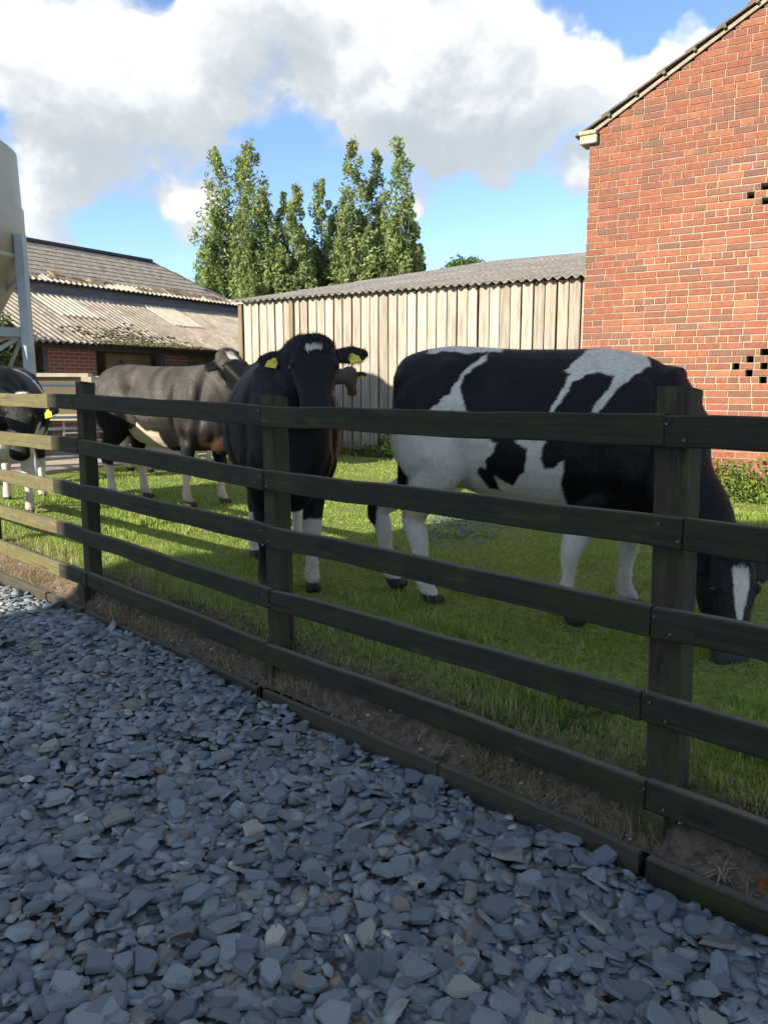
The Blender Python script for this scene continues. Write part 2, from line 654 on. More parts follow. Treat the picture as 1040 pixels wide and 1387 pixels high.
# kneeler stone, verge and tiles
bm = bmesh.new()
add_box(bm, (-.005, .06, 3.895), (.19, .24, .085), bevel=.008)
add_box(bm, (-.015, .06, 3.965), (.20, .26, .045), bevel=.008)
obj('kneeler_stone', bm, m_stone, barn)
ang = math.atan(SLOPE)
for side in (0, 1):
    bm = bmesh.new()
    L = GW / 2 / math.cos(ang) + .1
    M = Matrix.Translation((GW - .05 if side else .05, .12, EAVE + .04)) @ (Matrix.Rotation(math.pi, 4, 'Z') if side else Matrix.Identity(4)) @ Matrix.Rotation(-ang, 4, 'Y') @ Matrix.Translation((L / 2, 0, 0))
    add_box(bm, None, (L, .30, .034), M=M @ Matrix.Translation((0, 0, .012)))
    obj('verge_bed', bm, m_verge, barn)
bm = bmesh.new()
add_box(bm, (0, 0, 0), (.42, .33, .022), bevel=.004)
add_box(bm, (.19, 0, -.012), (.03, .33, .03))
tile_me = D.meshes.new('roof_tile')
bm.to_mesh(tile_me)
bm.free()
tile_me.materials.append(m_tile)
for side in (0, 1):
    base = Matrix.Translation((GW - .06 if side else .06, 0, EAVE + .098)) @ (Matrix.Rotation(math.pi, 4, 'Z') if side else Matrix.Identity(4)) @ Matrix.Rotation(-ang, 4, 'Y')
    for col_ in range(3):
        for q in range(12):
            o = D.objects.new('roof_tile', tile_me)
            COL.objects.link(o)
            o.parent = barn
            yy = (.10 + col_ * .335) * (-1 if side else 1)
            o.matrix_local = base @ Matrix.Translation((-.02 + q * .322 + random.uniform(-.008, .008), yy, .02 + random.uniform(-.003, .003))) @ Matrix.Rotation(R(3.2) + random.uniform(-.01, .01), 4, 'Y')
for side in (0, 1):
    bm = bmesh.new()
    M = Matrix.Translation((GW if side else 0, 1.2, EAVE + .07)) @ (Matrix.Rotation(math.pi, 4, 'Z') @ Matrix.Translation((0, -BL + .0, 0)) if side else Matrix.Identity(4)) @ Matrix.Rotation(-ang, 4, 'Y') @ Matrix.Translation((.16, 0, 0))
    L = GW / 2 / math.cos(ang) - .16
    yoff = (BL - 1.2) / 2 if not side else (BL - 1.2) / 2 + 1.2
    add_box(bm, None, (L, BL - 1.2, .03), M=M @ Matrix.Translation((L / 2, (BL - 1.2) / 2 if not side else (BL) - (BL - 1.2) / 2, 0)))
    obj('roof', bm, m_tile, barn)

# ================================================================== TIMBER SHED
SH = Vector((-2.857, 16.279, 0))                      # left front corner
SHL = 11.0                                            # length along U
SHD = 13.2                                            # depth along V
SHE = 2.93                                            # eave height
SHR = .19
m_board = mat('weathered_board', (.39, .355, .30), (.25, .225, .185), scale=3.0, rough=.85, bump=.35, bscale=30, stretch=(9, 9, .55), rnd=.5, lo=.38, hi=.68,
              c3=(.26, .23, .185), scale3=1.1, lo3=.6, hi3=.75)
m_post = mat('shed_post', (.22, .17, .11), (.15, .12, .08), scale=4, rough=.9, stretch=(8, 8, .6), bump=.3)
m_asb = mat('fibre_cement', (.40, .37, .325), (.27, .25, .215), scale=3.2, rough=.95, bump=.5, bscale=28, c3=(.44, .42, .37), scale3=9, lo3=.55, hi3=.75, rnd=.16)
m_asb2 = mat('lichen_fibre_cement', (.31, .275, .23), (.20, .175, .145), scale=2.6, rough=.95, bump=.5, bscale=30, c3=(.37, .34, .28), scale3=7, lo3=.52, hi3=.72, rnd=.2)
shed = thing('timber_shed', 'long shed of pale upright boards under a grey corrugated roof', 'shed', SH, YAW_U)
bm = bmesh.new()
pf = [(.03, 0), (.03, 2.865), (SHD, 2.865 + SHR * SHD - .06), (SHD, 0)]
f0 = [bm.verts.new((.03, y, z)) for y, z in pf]
f1 = [bm.verts.new((SHL - .03, y, z)) for y, z in pf]
bm.faces.new(f0); bm.faces.new(f1[::-1])
for i in range(4):
    bm.faces.new((f0[i], f0[(i + 1) % 4], f1[(i + 1) % 4], f1[i]))
bmesh.ops.recalc_face_normals(bm, faces=bm.faces)
obj('interior_shade_block', bm, m_dark, shed)  # solid dark block standing for the shaded inside of the shed
bw = .178
nbd = int(SHL / (bw + .006))
x = .12
board_mes = []
for q in range(4):
    bm = bmesh.new()
    add_box(bm, (0, 0, 0), (bw - .012 * (q % 2), .024, 2.80), bevel=.003)
    me = D.meshes.new('board')
    bm.to_mesh(me)
    bm.free()
    me.materials.append(m_board)
    board_mes.append(me)
i = 0
while x < SHL - .1:
    o = D.objects.new('board', board_mes[i % 4])
    COL.objects.link(o)
    o.parent = shed
    o.location = (x + bw / 2, -.015 + random.uniform(-.006, .006), 1.49 + random.uniform(-.008, .006))
    o.rotation_euler = (0, random.uniform(-.004, .004), random.uniform(-.03, .03))
    x += bw + random.choice([.008, .012, .018, .026])
    i += 1
for xx in (.05, 1.32):
    bm = bmesh.new()
    add_box(bm, (xx, -.045, 1.44), (.09, .05, 2.84), bevel=.004)
    obj('corner_post', bm, m_post, shed)
bm = bmesh.new()
add_box(bm, (SHL / 2, .06, 2.80), (SHL, .08, .12))
obj('eave_rail', bm, m_post, shed)


def corrugated(length_u, length_v, pitch=.146, amp=.026, sub=6, vdiv=2):
    """sheet: waves across u, runs along v (local x=u, y=v, z up)"""
    nu = int(round(length_u / pitch * sub)) + 1
    us = np.linspace(0, length_u, nu)
    vs_ = np.linspace(0, length_v, vdiv + 1)
    th = .008
    top = np.array([[(u, v, amp * math.sin(2 * math.pi * u / pitch)) for u in us] for v in vs_])
    Vt = np.concatenate([top.reshape(-1, 3), top.reshape(-1, 3) - np.array([0, 0, th])])
    n = nu * (vdiv + 1)
    F = []
    for a in range(vdiv):
        for b in range(nu - 1):
            i0 = a * nu + b
            F.append((i0, i0 + 1, i0 + nu + 1, i0 + nu))
            F.append((n + i0 + nu, n + i0 + nu + 1, n + i0 + 1, n + i0))
    for b in range(nu - 1):
        F.append((b, n + b, n + b + 1, b + 1))
        e = vdiv * nu + b
        F.append((e + 1, n + e + 1, n + e, e))
    return pydata('roof_sheet', Vt, F, smooth=False)


sa = math.atan(SHR)
rows, shl_v = 6, SHD / math.cos(sa) / 6 + .12
sheet_me = corrugated(1.022, shl_v)
sheet_me.materials.append(m_asb)
for r_ in range(rows):
    for c_ in range(11):
        o = D.objects.new('roof_sheet', sheet_me)
        COL.objects.link(o)
        o.parent = shed
        o.matrix_local = (Matrix.Translation((-.10 + c_ * 1.022, -.16, SHE - .035)) @ Matrix.Rotation(sa, 4, 'X')
                          @ Matrix.Translation((0, r_ * (shl_v - .12), .012 * 1 + random.uniform(0, .004))) @ Matrix.Rotation(-.005, 4, 'X'))
bm = bmesh.new()
add_box(bm, (SHL / 2, SHD + .25, SHE + SHR * SHD), (SHL + .2, .3, .06))
obj('ridge_cap', bm, m_asb, shed)

# ================================================================== LEFT BARN (asbestos roofs over brick piers)
BB0 = Vector((-6.22, 15.0, 0))                        # on the facade line; facade runs along V, faces +U
lb = thing('open_fronted_barn', 'long low brick barn with two tiers of mossy corrugated roof', 'building', BB0, YAW_U)
# local frame: x = U (towards the yard), y = V (along the facade)
m_ochre = mat('ochre_render', (.36, .27, .16), (.25, .19, .12), scale=2.5, rough=.95, bump=.3, c3=(.14, .11, .08), scale3=3)
m_gfascia = mat('grey_boarding', (.20, .205, .21), (.15, .15, .155), scale=3, rough=.8, stretch=(1, 1, 6))
m_fpost = mat('steel_stanchion', (.12, .12, .11), (.09, .08, .07), scale=6, rough=.8)
m_pale = mat('pale_sheet', (.42, .385, .31), (.34, .31, .25), scale=5, rough=.8, rnd=.1)
m_moss = mat('moss', (.16, .14, .06), (.22, .19, .09), scale=9, rough=1, bump=1.0, bscale=30)
y0b, y1b = -7.0, 9.2
EZ = 2.06
# back wall and floor clutter
bm = bmesh.new()
add_box(bm, (-2.6, (y0b + y1b) / 2, 1.5), (.25, y1b - y0b, 3.1))
obj('back_wall', bm, m_ochre, lb)
bm = bmesh.new()
add_box(bm, (-1.3, y1b - .12, 1.0), (2.5, .22, 2.1))
obj('end_wall', bm, m_brickflat, lb)
m_pierbrick = m_brickflat
for (p0, p1) in ((.10, 1.22), (2.98, 3.72), (5.6, 6.5), (-2.6, -1.6), (-5.2, -4.2)):
    bm = bmesh.new()
    add_box(bm, (-.26, (p0 + p1) / 2, .98), (.23, p1 - p0, 1.96))
    pr = obj('brick_pier', bm, m_pierbrick, lb)
    bm = bmesh.new()
    add_box(bm, (-.16, p0 - .06, .99), (.12, .11, 1.98))
    obj('stanchion', bm, m_fpost, lb)
bm = bmesh.new()
add_box(bm, (-.24, (y0b + y1b) / 2, 1.995), (.12, y1b - y0b, .09))
obj('eave_beam', bm, m_fpost, lb)
for (p0, p1, z0, z1) in ((1.75, 2.95, 1.30, 1.93), (-1.4, -.05, .55, 1.93), (4.0, 5.5, 1.25, 1.93), (-4.1, -2.7, .55, 1.93)):
    bm = bmesh.new()
    add_box(bm, (-.52, (p0 + p1) / 2, (z0 + z1) / 2), (.05, p1 - p0, z1 - z0))
    obj('wall_panel', bm, m_ochre, lb)
# iron pipes and harness hanging in the open bays
for k in range(9):
    bm = bmesh.new()
    ya = random.uniform(-1, 6.0)
    pts = [(-.36 - .08 * random.random(), ya + q * .3, 1.6 - .18 * math.sin(q * 1.1 + k) - .03 * q) for q in range(5)]
    tube_bm(bm, pts, .022, 6)
    obj('hanging_pipe', bm, m_fpost, lb)
# lower roof
la = math.atan2(1.15, 2.35)
lowlen = 2.62
low_me = corrugated(1.022, lowlen, amp=.027)
low_me.materials.append(m_asb2)
skyl_me = corrugated(1.022, 1.15, amp=.027)
skyl_me.materials.append(m_pale)
for k in range(16):
    o = D.objects.new('roof_sheet', low_me)
    COL.objects.link(o)
    o.parent = lb
    # sheet local: u -> along facade (+y), v -> up the slope (-x)
    Mrot = Matrix(((0, -1, 0, 0), (1, 0, 0, 0), (0, 0, 1, 0), (0, 0, 0, 1)))
    Ms = Matrix.Translation((.16, y0b + .0 + k * 1.022, EZ)) @ Mrot @ Matrix.Rotation(la, 4, 'X') @ Matrix.Translation((0, 0, random.uniform(0, .006)))
    o.matrix_local = Ms
    if k in (8, 11):
        o = D.objects.new('roof_light', skyl_me)
        COL.objects.link(o)
        o.parent = lb
        o.matrix_local = Ms @ Matrix.Translation((0, 1.35, .016))
# fascia between the tiers
bm = bmesh.new()
add_box(bm, (-2.46, (y0b + 8.2) / 2, 3.32), (.06, 8.2 - y0b, .42))
obj('fascia_boarding', bm, m_gfascia, lb)
# upper roof: from eave (x=-2.35, z=3.46) to ridge (x=-4.66,z=4.70)
ua = math.atan2(4.72 - 3.46, 2.31)
up_len = math.hypot(4.72 - 3.46, 2.31)
m_up = mat('old_roof_slates', (.32, .29, .24), (.21, .19, .16), scale=7, rough=.95, bump=.8, bscale=24, c3=(.44, .37, .28), scale3=16, lo3=.5, hi3=.68)
m_rust = mat('rusty_lichen', (.30, .22, .14), (.22, .17, .12), scale=5, rough=1, bump=.6)
edge_me = corrugated(1.022, .42, amp=.022)
edge_me.materials.append(m_pale)
for k in range(15):
    o = D.objects.new('eave_sheet', edge_me)
    COL.objects.link(o)
    o.parent = lb
    Mrot = Matrix(((0, -1, 0, 0), (1, 0, 0, 0), (0, 0, 1, 0), (0, 0, 0, 1)))
    o.matrix_local = Matrix.Translation((-2.28, y0b + k * 1.022, 3.50)) @ Mrot @ Matrix.Rotation(ua * .85, 4, 'X')
bm = bmesh.new()
nrow, ncol = 9, 44
for r_ in range(nrow):                                # courses of slabs, each stepping over the one below
    for c_ in range(ncol):
        w = 14.4 / ncol
        yc = y0b + (c_ + .5 + (.5 if r_ % 2 else 0)) * w
        f_ = (r_ + .5) / nrow
        lim = 8.15 - 1.25 * f_
        if yc > lim:
            continue
        M = (Matrix.Translation((-2.50 - 2.16 * f_, yc, 3.56 + 1.17 * f_)) @ Matrix.Rotation(ua - R(3), 4, 'Y')
             @ Matrix.Rotation(random.uniform(-.02, .02), 4, 'X'))
        add_box(bm, None, (up_len / nrow + .05, w - .012, .03), M=M)
obj('roof_slates', bm, m_up, lb, kind='stuff')
bm = bmesh.new()
v = [bm.verts.new(p) for p in ((-2.36, y0b, 3.47), (-2.36, 8.1, 3.47), (-4.66, 6.85, 4.70), (-4.66, y0b, 4.70), (-7, 8.1, 3.47), (-7, y0b, 3.47), (-2.6, 8.0, 1.0), (-6.9, 8.0, 1.0))]
bm.faces.new((v[0], v[1], v[2], v[3]))
bm.faces.new((v[3], v[2], v[4], v[5]))
bm.faces.new((v[1], v[4], v[2]))
bm.faces.new((v[1], v[6], v[7], v[4]))
obj('roof_deck', bm, m_up, lb)
bm = bmesh.new()
box_between(bm, (-4.66, y0b, 4.76), (-4.66, 6.9, 4.76), .22, .07)
box_between(bm, (-4.66, 6.88, 4.74), (-2.4, 8.16, 3.50), .12, .05)
obj('ridge_tiles', bm, mat('dark_ridge', (.085, .075, .075), (.06, .055, .055), scale=8, rough=.9), lb)
bm = bmesh.new()
for k in range(90):
    yy = random.uniform(y0b, 8.0)
    f_ = random.random() ** 2 * .16 + .03
    if yy > 8 - 1.2 * f_:
        continue
    M = Matrix.Translation((-2.40 - 2.31 * f_, yy, 3.555 + 1.26 * f_)) @ Matrix.Rotation(ua, 4, 'Y')
    add_box(bm, None, (random.uniform(.1, .26), random.uniform(.15, .6), .03), M=M)
obj('rusty_growth', bm, m_rust, lb, kind='stuff')
# moss on the lower roof
bm = bmesh.new()
for k in range(800):
    t_ = random.random()
    yy = random.gauss(2.3, .65)
    up = abs(random.gauss(0, .45)) if random.random() < .7 else random.uniform(0, .15)
    if up > 1.3:
        continue
    if random.random() < .3:
        yy = random.uniform(1.2, 4.2); up = random.uniform(-.03, .12)
    p = Vector((.16 - up * math.cos(la), yy - up * .25, EZ + up * math.sin(la) + .02))
    s = random.uniform(.015, .042)
    bmesh.ops.create_icosphere(bm, subdivisions=1, radius=s, matrix=Matrix.Translation(p) @ Matrix.Diagonal((1.3, 1.3, .4, 1)))
obj('moss_growth', bm, m_moss, lb, kind='stuff')

# ================================================================== FEED SILO
m_cream = mat('cream_steel', (.40, .39, .32), (.36, .35, .28), scale=2.0, rough=.55, spec=.4, c3=(.30, .29, .22), scale3=1.2, lo3=.6, hi3=.8)
m_galv = mat('grey_painted_steel', (.36, .40, .43), (.30, .34, .37), scale=5, rough=.5, spec=.4)
SR = 1.15
SX = Vector((-5.80, 10.5, 0))
silo = thing('feed_silo', 'cream bulk feed silo with cone hopper on grey steel legs', 'silo', SX, 0)


def lathe(profile, n=40):
    b = bmesh.new()
    rings = []
    for r_, z_ in profile:
        rings.append([b.verts.new((r_ * math.cos(2 * math.pi * k / n), r_ * math.sin(2 * math.pi * k / n), z_)) for k in range(n)])
    for q in range(len(rings) - 1):
        for k in range(n):
            f = b.faces.new((rings[q][k], rings[q][(k + 1) % n], rings[q + 1][(k + 1) % n], rings[q + 1][k]))
            f.smooth = True
    b.faces.new(rings[0][::-1])
    b.faces.new(rings[-1])
    return b


obj('barrel', lathe([(SR + .02, 2.86), (SR + .02, 3.5), (SR + .012, 3.505), (SR + .012, 3.515), (SR - .0, 3.52), (SR - .02, 4.19), (SR - .06, 4.22)]), m_cream, silo)
obj('hopper', lathe([(.18, 1.05), (.20, 1.05), (SR, 2.82), (SR + .035, 2.83), (SR + .035, 2.88), (SR, 2.885)]), m_cream, silo)
obj('lid', lathe([(SR - .03, 4.20), (SR - .1, 4.26), (.35, 4.62), (.34, 4.70), (.0, 4.72)][:4]), m_cream, silo)
for k in range(4):
    a = R(38 + 90 * k) - R(42)
    bm = bmesh.new()
    ct, sn = math.cos(a), math.sin(a)
    box_between(bm, (ct * (SR + .09), sn * (SR + .09), 3.12), (ct * (SR + .12), sn * (SR + .12), 0.02), .11, .11, up=Vector((ct, sn, 0)))
    obj('leg', bm, m_galv, silo)
    a2 = a + R(90)
    c2_, s2_ = math.cos(a2), math.sin(a2)
    bm = bmesh.new()
    q = SR + .03
    box_between(bm, (ct * q, sn * q, 1.92), (c2_ * q, s2_ * q, 1.92), .07, .11)
    obj('cross_beam', bm, m_galv, silo)
    bm = bmesh.new()
    box_between(bm, (ct * q, sn * q, 1.86), (c2_ * q, s2_ * q, .85), .03, .05)
    obj('brace', bm, m_galv, silo)
    bm = bmesh.new()
    box_between(bm, (ct * (q - .04), sn * (q - .04), .85), (c2_ * (q - .04), s2_ * (q - .04), 1.86), .03, .05)
    obj('brace', bm, m_galv, silo)
    bm = bmesh.new()
    box_between(bm, (ct * q, sn * q, 1.32), (c2_ * q, s2_ * q, 1.32), .03, .05)
    obj('tie_bar', bm, m_galv, silo)
    bm = bmesh.new()
    box_between(bm, (ct * q, sn * q, 2.6), (c2_ * .75, s2_ * .75, 1.95), .03, .05)
    obj('hopper_strut', bm, m_galv, silo)

# ================================================================== FARMHOUSE behind the viewer, unseen, placed to shade the gravel and the fence
HW = Vector((.985, -.17, 0)).normalized()
HC = Vector((-13.365, -3.29, 0))
fh = thing('farmhouse', 'tall unseen farmhouse behind the gravel drive, placed to throw the shade, pale for bounce', 'house', HC, math.atan2(HW.y, HW.x))
HH, HL, HDp = 8.76, 9.6, 8.0
bm = bmesh.new()
add_box(bm, (HL / 2, -HDp / 2, HH / 2 - .3), (HL, HDp, HH + .6 - .02))
obj('wall', bm, mat('bounce_pale_render', (.66, .62, .54), (.58, .54, .47), scale=2, rough=.9, bump=.2), fh)  # unseen wall, kept pale to bounce light into the shade
bm = bmesh.new()
rz_ = HH + .32 * HDp / 2
pr_ = [(-.0, .02, HH - .02), (HL, .02, HH - .02), (HL, -HDp / 2, rz_), (0, -HDp / 2, rz_), (0, -HDp - .2, HH - .02), (HL, -HDp - .2, HH - .02)]
v = [bm.verts.new(p) for p in pr_]
for f in ((0, 1, 2, 3), (3, 2, 5, 4), (0, 3, 4), (1, 5, 2), (0, 4, 5, 1)):
    bm.faces.new([v[i] for i in f])
bmesh.ops.recalc_face_normals(bm, faces=bm.faces)
obj('roof', bm, m_tile, fh)
m_white = mat('white_paint', (.75, .74, .70), rough=.5)
m_glass = mat('window_glass', (.02, .025, .03), rough=.05, spec=.8)
for i in range(3):
    for zz in (1.3, 4.1, 6.9):
        bm = bmesh.new()
        cx_ = 1.6 + i * 3.2
        add_box(bm, (cx_, .02, zz), (1.2, .06, 1.3))
        fr = obj('window', bm, m_white, fh)
        bm = bmesh.new()
        for sx_ in (-.28, .28):
            add_box(bm, (cx_ + sx_, .055, zz), (.48, .02, 1.14))
        obj('pane', bm, m_glass, fr)

# ================================================================== TREES
def leafmat(name, a, b, c3, rnd=.0):
    return mat(name, a, b, scale=1.3, rough=.7, attr='col', lo=.3, hi=.7, spec=.25, trans=.36)


m_poplar = leafmat('poplar_leaves', (1, 1, 1), (.8, .85, .7), None)
m_bark = mat('bark', (.17, .15, .12), (.10, .085, .07), scale=4, rough=.95, stretch=(4, 4, .6), bump=.6)


def leaf_quads(cent, size, nrm_bias=None, jitter=.6, aspect=.75, n=None):
    """diamond leaves at the given centres"""
    N = len(cent)
    a = rng.normal(size=(N, 3)); a /= np.linalg.norm(a, axis=1, keepdims=True)
    b = rng.normal(size=(N, 3)); b -= (b * a).sum(1, keepdims=True) * a
    b /= np.linalg.norm(b, axis=1, keepdims=True)
    s = np.broadcast_to(np.asarray(size, float).reshape(-1, 1), (N, 1)) * rng.uniform(.7, 1.3, (N, 1))
    P = np.stack([cent - a * s, cent + b * s * aspect * .5, cent + a * s, cent - b * s * aspect * .5], 1)
    return P.reshape(-1, 3), np.arange(4 * N).reshape(N, 4)


def poplar(name, label, x, y, h, w, group, spires=2, seed=0, base=0.0, low=.06, nl=26000):
    r = np.random.default_rng(seed)
    t_ = thing(name, label, 'tree', (x, y, base), 0, group)
    bm = bmesh.new()
    tube_bm(bm, [(0, 0, -.3), (.05, 0, h * .3), (0, .05, h * .6), (0, 0, h * .8)], [w * .13, w * .10, w * .06, .02], 8)
    for k in range(16):
        z0 = h * r.uniform(.08, .6)
        a = r.uniform(0, 2 * math.pi)
        rr = w * r.uniform(.35, .8)
        zz = min(z0 + h * r.uniform(.15, .3), h * .74)
        tube_bm(bm, [(0, 0, z0), (math.cos(a) * rr * .6, math.sin(a) * rr * .6, z0 + (zz - z0) * .3), (math.cos(a) * rr, math.sin(a) * rr, zz)], [w * .05, w * .035, .015], 5)
    obj('trunk', bm, m_bark, t_)
    # upright plumes
    cents, cols = [], []
    nsp = 10 + 4 * spires
    for k in range(nsp):
        if k < spires:
            ax = (k - (spires - 1) / 2) * w * .95 + r.uniform(-.1, .1) * w
            ay = r.uniform(-.3, .3) * w
            top, bot, pw = h * (1 - .05 * k * r.random()), h * .30, w * .62
        else:
            a = r.uniform(0, 2 * math.pi); q = w * r.uniform(.35, .95)
            ax, ay = q * math.cos(a), q * math.sin(a)
            top = h * r.uniform(.40, .92 - .22 * q / w); bot = max(h * low, top - h * r.uniform(.3, .55)); pw = w * r.uniform(.36, .56)
        ncl = int(20 + 44 * (top - bot) / h)
        for c in range(ncl):
            f = (c + r.random()) / ncl
            prof_ = (min(1, (1 - f) / .30) ** .65 * .88 + .12) * min(1, f * 5 + .5)
            a = r.uniform(0, 2 * math.pi)
            q = pw * prof_ * math.sqrt(r.random())
            cc = np.array([ax * (1 - .2 * f) + q * math.cos(a), ay * (1 - .2 * f) + q * math.sin(a), bot + f * (top - bot)])
            cr = pw * r.uniform(.32, .62) * (.5 + .5 * prof_)
            m_ = max(6, int(nl / nsp / ncl * r.uniform(.6, 1.4) * (1.9 if k < spires else 1.0)))
            d = r.normal(size=(m_, 3)); d /= np.linalg.norm(d, axis=1, keepdims=True)
            p = cc + d * (cr * r.random((m_, 1)) ** .5) * np.array([1, 1, 1.7])
            cents.append(p)
            tone = r.uniform(.75, 1.25)
            base_c = np.array([.26, .31, .13]) if r.random() < .7 else np.array([.21, .27, .13])
            cols.append(base_c * tone * r.uniform(.8, 1.2, (m_, 1)))
    cents = np.concatenate(cents); cols = np.concatenate(cols)
    keep = (cents[:, 2] < h * 1.02)
    cents, cols = cents[keep], cols[keep]
    P, Fq = leaf_quads(cents, .14)
    obj('crown', arrays('crown', P, Fq, 4, cols=np.repeat(cols, 4, 0)), m_poplar, t_)
    return t_


PG = 'lombardy poplars behind the sheds'
for i, (x, y, h, w, sp, lab) in enumerate([
        (-9.0, 48, 14.4, 1.81, 2, 'tall twin topped poplar at the left end of the row behind the barn'),
        (-7.35, 47.5, 14.7, 1.50, 1, 'tall pointed poplar right of the twin topped one in the left clump'),
        (-10.55, 48.5, 8.0, 1.35, 1, 'short bushy poplar at the far left foot of the left clump'),
        (-6.55, 49, 9.0, 1.26, 1, 'low poplar filling the foot of the gap right of the left clump'),
        (-5.75, 48, 12.1, 1.18, 1, 'medium poplar with a thin rounded top left of its near twin'),
        (-4.85, 47, 12.4, 1.26, 1, 'medium poplar with rounded top beside the narrow dark one'),
        (-3.7, 49, 13.2, 1.13, 1, 'narrow pointed poplar in the middle of the row'),
        (-2.65, 50, 11.8, 1.26, 1, 'leaning bluish poplar between the middle and the tallest group'),
        (-1.75, 47.5, 14.9, 1.35, 1, 'tallest slim poplar with a blunt top'),
        (-.45, 49, 14.7, 1.18, 1, 'thin topped poplar between the two tallest on the right'),
        (.72, 47.5, 14.9, 1.50, 1, 'broad tall poplar near the right end of the row'),
        (1.5, 48.5, 12.2, 0.95, 1, 'slim lower poplar at the right end of the row')]):
    poplar('poplar_tree', lab, x, y, h, w, PG, sp, seed=20 + i)


def bush_tree(name, label, cat, loc, rad, hgt, seed, col=(.075, .12, .03), nl=5000, leaf=.16, trunk=True, group=None):
    r = np.random.default_rng(seed)
    t_ = thing(name, label, cat, loc, 0, group)
    cents, cols = [], []
    for k in range(34):
        d = r.normal(size=3); d /= np.linalg.norm(d); d[2] = abs(d[2]) * .9 - .15
        cc = np.array([0, 0, hgt - rad]) + d * rad * r.uniform(.3, .85)
        m_ = nl // 34
        q = r.normal(size=(m_, 3)); q /= np.linalg.norm(q, axis=1, keepdims=True)
        cents.append(cc + q * rad * .34 * r.random((m_, 1)) ** .4)
        cols.append(np.array(col) * r.uniform(.7, 1.3) * r.uniform(.8, 1.2, (m_, 1)))
    P, Fq = leaf_quads(np.concatenate(cents), leaf)
    if trunk:
        bm = bmesh.new()
        tube_bm(bm, [(0, 0, -.3), (0, 0, hgt - rad * 1.4), (.1, 0, hgt - rad * .5)], [rad * .14, rad * .1, rad * .04], 8)
        for k in range(6):
            a = k * 1.05
            tube_bm(bm, [(0, 0, hgt - rad * 1.4), (rad * .5 * math.cos(a), rad * .5 * math.sin(a), hgt - rad * .6)], [rad * .06, rad * .02], 5)
        obj('trunk', bm, m_bark, t_)
    obj('crown', arrays('crown', P, Fq, 4, cols=np.repeat(np.concatenate(cols), 4, 0)), m_poplar, t_)
    return t_


bush_tree('round_tree', 'round green tree top showing above the shed roof', 'tree', (5.9, 60, 0), 2.6, 11.0, 5, col=(.075, .14, .025), nl=9000, leaf=.17)
bush_tree('ivy_bush', 'leafy green bush beside the silo legs and barn eave', 'bush', (-7.0, 14.2, 0), .95, 2.85, 6, col=(.065, .10, .025), nl=5000, leaf=.05)
bush_tree('shrub', 'small dark green shrub at the foot of the board wall behind the grazing cow', 'shrub', (.35, 13.35, 0), .45, .72, 8, col=(.04, .07, .018), nl=3500, leaf=.035, trunk=False)


def weeds(name, pts, hmax, n, col, seed, leaf=.03):
    r = np.random.default_rng(seed)
    P0 = np.array(pts, float)
    k = r.integers(0, len(P0), n)
    base = P0[k] + np.concatenate([r.normal(scale=.09, size=(n, 2)), np.zeros((n, 1))], 1)
    base[:, 2] += r.random(n) ** 1.2 * hmax * (0.6 + .4 * np.sin(k * 1.7))
    P, Fq = leaf_quads(base, leaf)
    c = np.array(col) * r.uniform(.6, 1.4, (n, 1))
    return obj(name, arrays(name, P, Fq, 4, cols=np.repeat(c, 4, 0)), m_poplar, kind='stuff')


pp = [tuple(BC + U * a - V * random.uniform(.05, .35) + Vector((0, 0, .08))) for a in np.arange(.2, 6, .08)]
weeds('wall_weeds', pp, .44, 26000, (.16, .22, .05), 11, .028)
pp = [tuple(SH + U * a - V * random.uniform(.05, .4)) for a in np.arange(.2, 7, .08)]
weeds('shed_weeds', pp, .28, 9000, (.14, .19, .05), 12, .03)

# ================================================================== YARD FURNITURE
m_galvr = mat('galvanised_tube', (.50, .51, .52), (.42, .43, .45), scale=6, rough=.42, metal=.55)
def gate(label, p0, p1, h, nb_, rr=.021):
    p0, p1 = Vector(p0), Vector(p1)
    t_ = thing('field_gate', label, 'gate', p0, math.atan2((p1 - p0).y, (p1 - p0).x), 'galvanised gates in the yard')
    L = (p1 - p0).length
    for k in range(nb_):
        bm = bmesh.new()
        z = .18 + (h - .18) * (k / (nb_ - 1)) ** .85
        tube_bm(bm, [(0, 0, z), (L, 0, z)], rr, 8)
        obj('rail', bm, m_galvr, t_)
    for xx in (0, L * .5, L):
        bm = bmesh.new()
        tube_bm(bm, [(xx, .0, .12), (xx, .0, h + .02)], rr * 1.05, 8)
        obj('upright', bm, m_galvr, t_)
    return t_


gate('galvanised tube gate across the yard behind the leftmost fence post', (-6.3, 11.1, .04), (-3.85, 12.0, .04), 1.22, 7)
gate('higher bluish tube gate in front of the brick pier', (-5.35, 13.4, .04), (-2.9, 15.6, .04), 1.36, 7)
tr = thing('cattle_feeder', 'cream framed cattle feeder with a dark mesh side in the yard', 'feeder', (-5.25, 13.6, .04), R(14))
m_mesh = mat('rusty_mesh', (.13, .11, .08), (.2, .17, .11), scale=60, rough=.9, lo=.45, hi=.55)
m_crm = mat('cream_paint', (.55, .49, .36), (.45, .40, .3), scale=5, rough=.7)
bm = bmesh.new()
add_box(bm, (-.35, 0, 1.39), (1.3, .7, .06))
add_box(bm, (.27, 0, 1.0), (.16, .72, .72))
add_box(bm, (-.95, 0, 1.0), (.10, .72, .72))
add_box(bm, (-.35, 0, .70), (1.3, .7, .10))
obj('frame', bm, m_crm, tr)
bm = bmesh.new()
add_box(bm, (-.34, 0, 1.05), (1.1, .6, .6))
obj('mesh_side', bm, m_mesh, tr)
for xx in (-.9, .25):
    bm = bmesh.new()
    add_box(bm, (xx, 0, .34), (.08, .6, .68))
    obj('leg', bm, m_galv, tr)

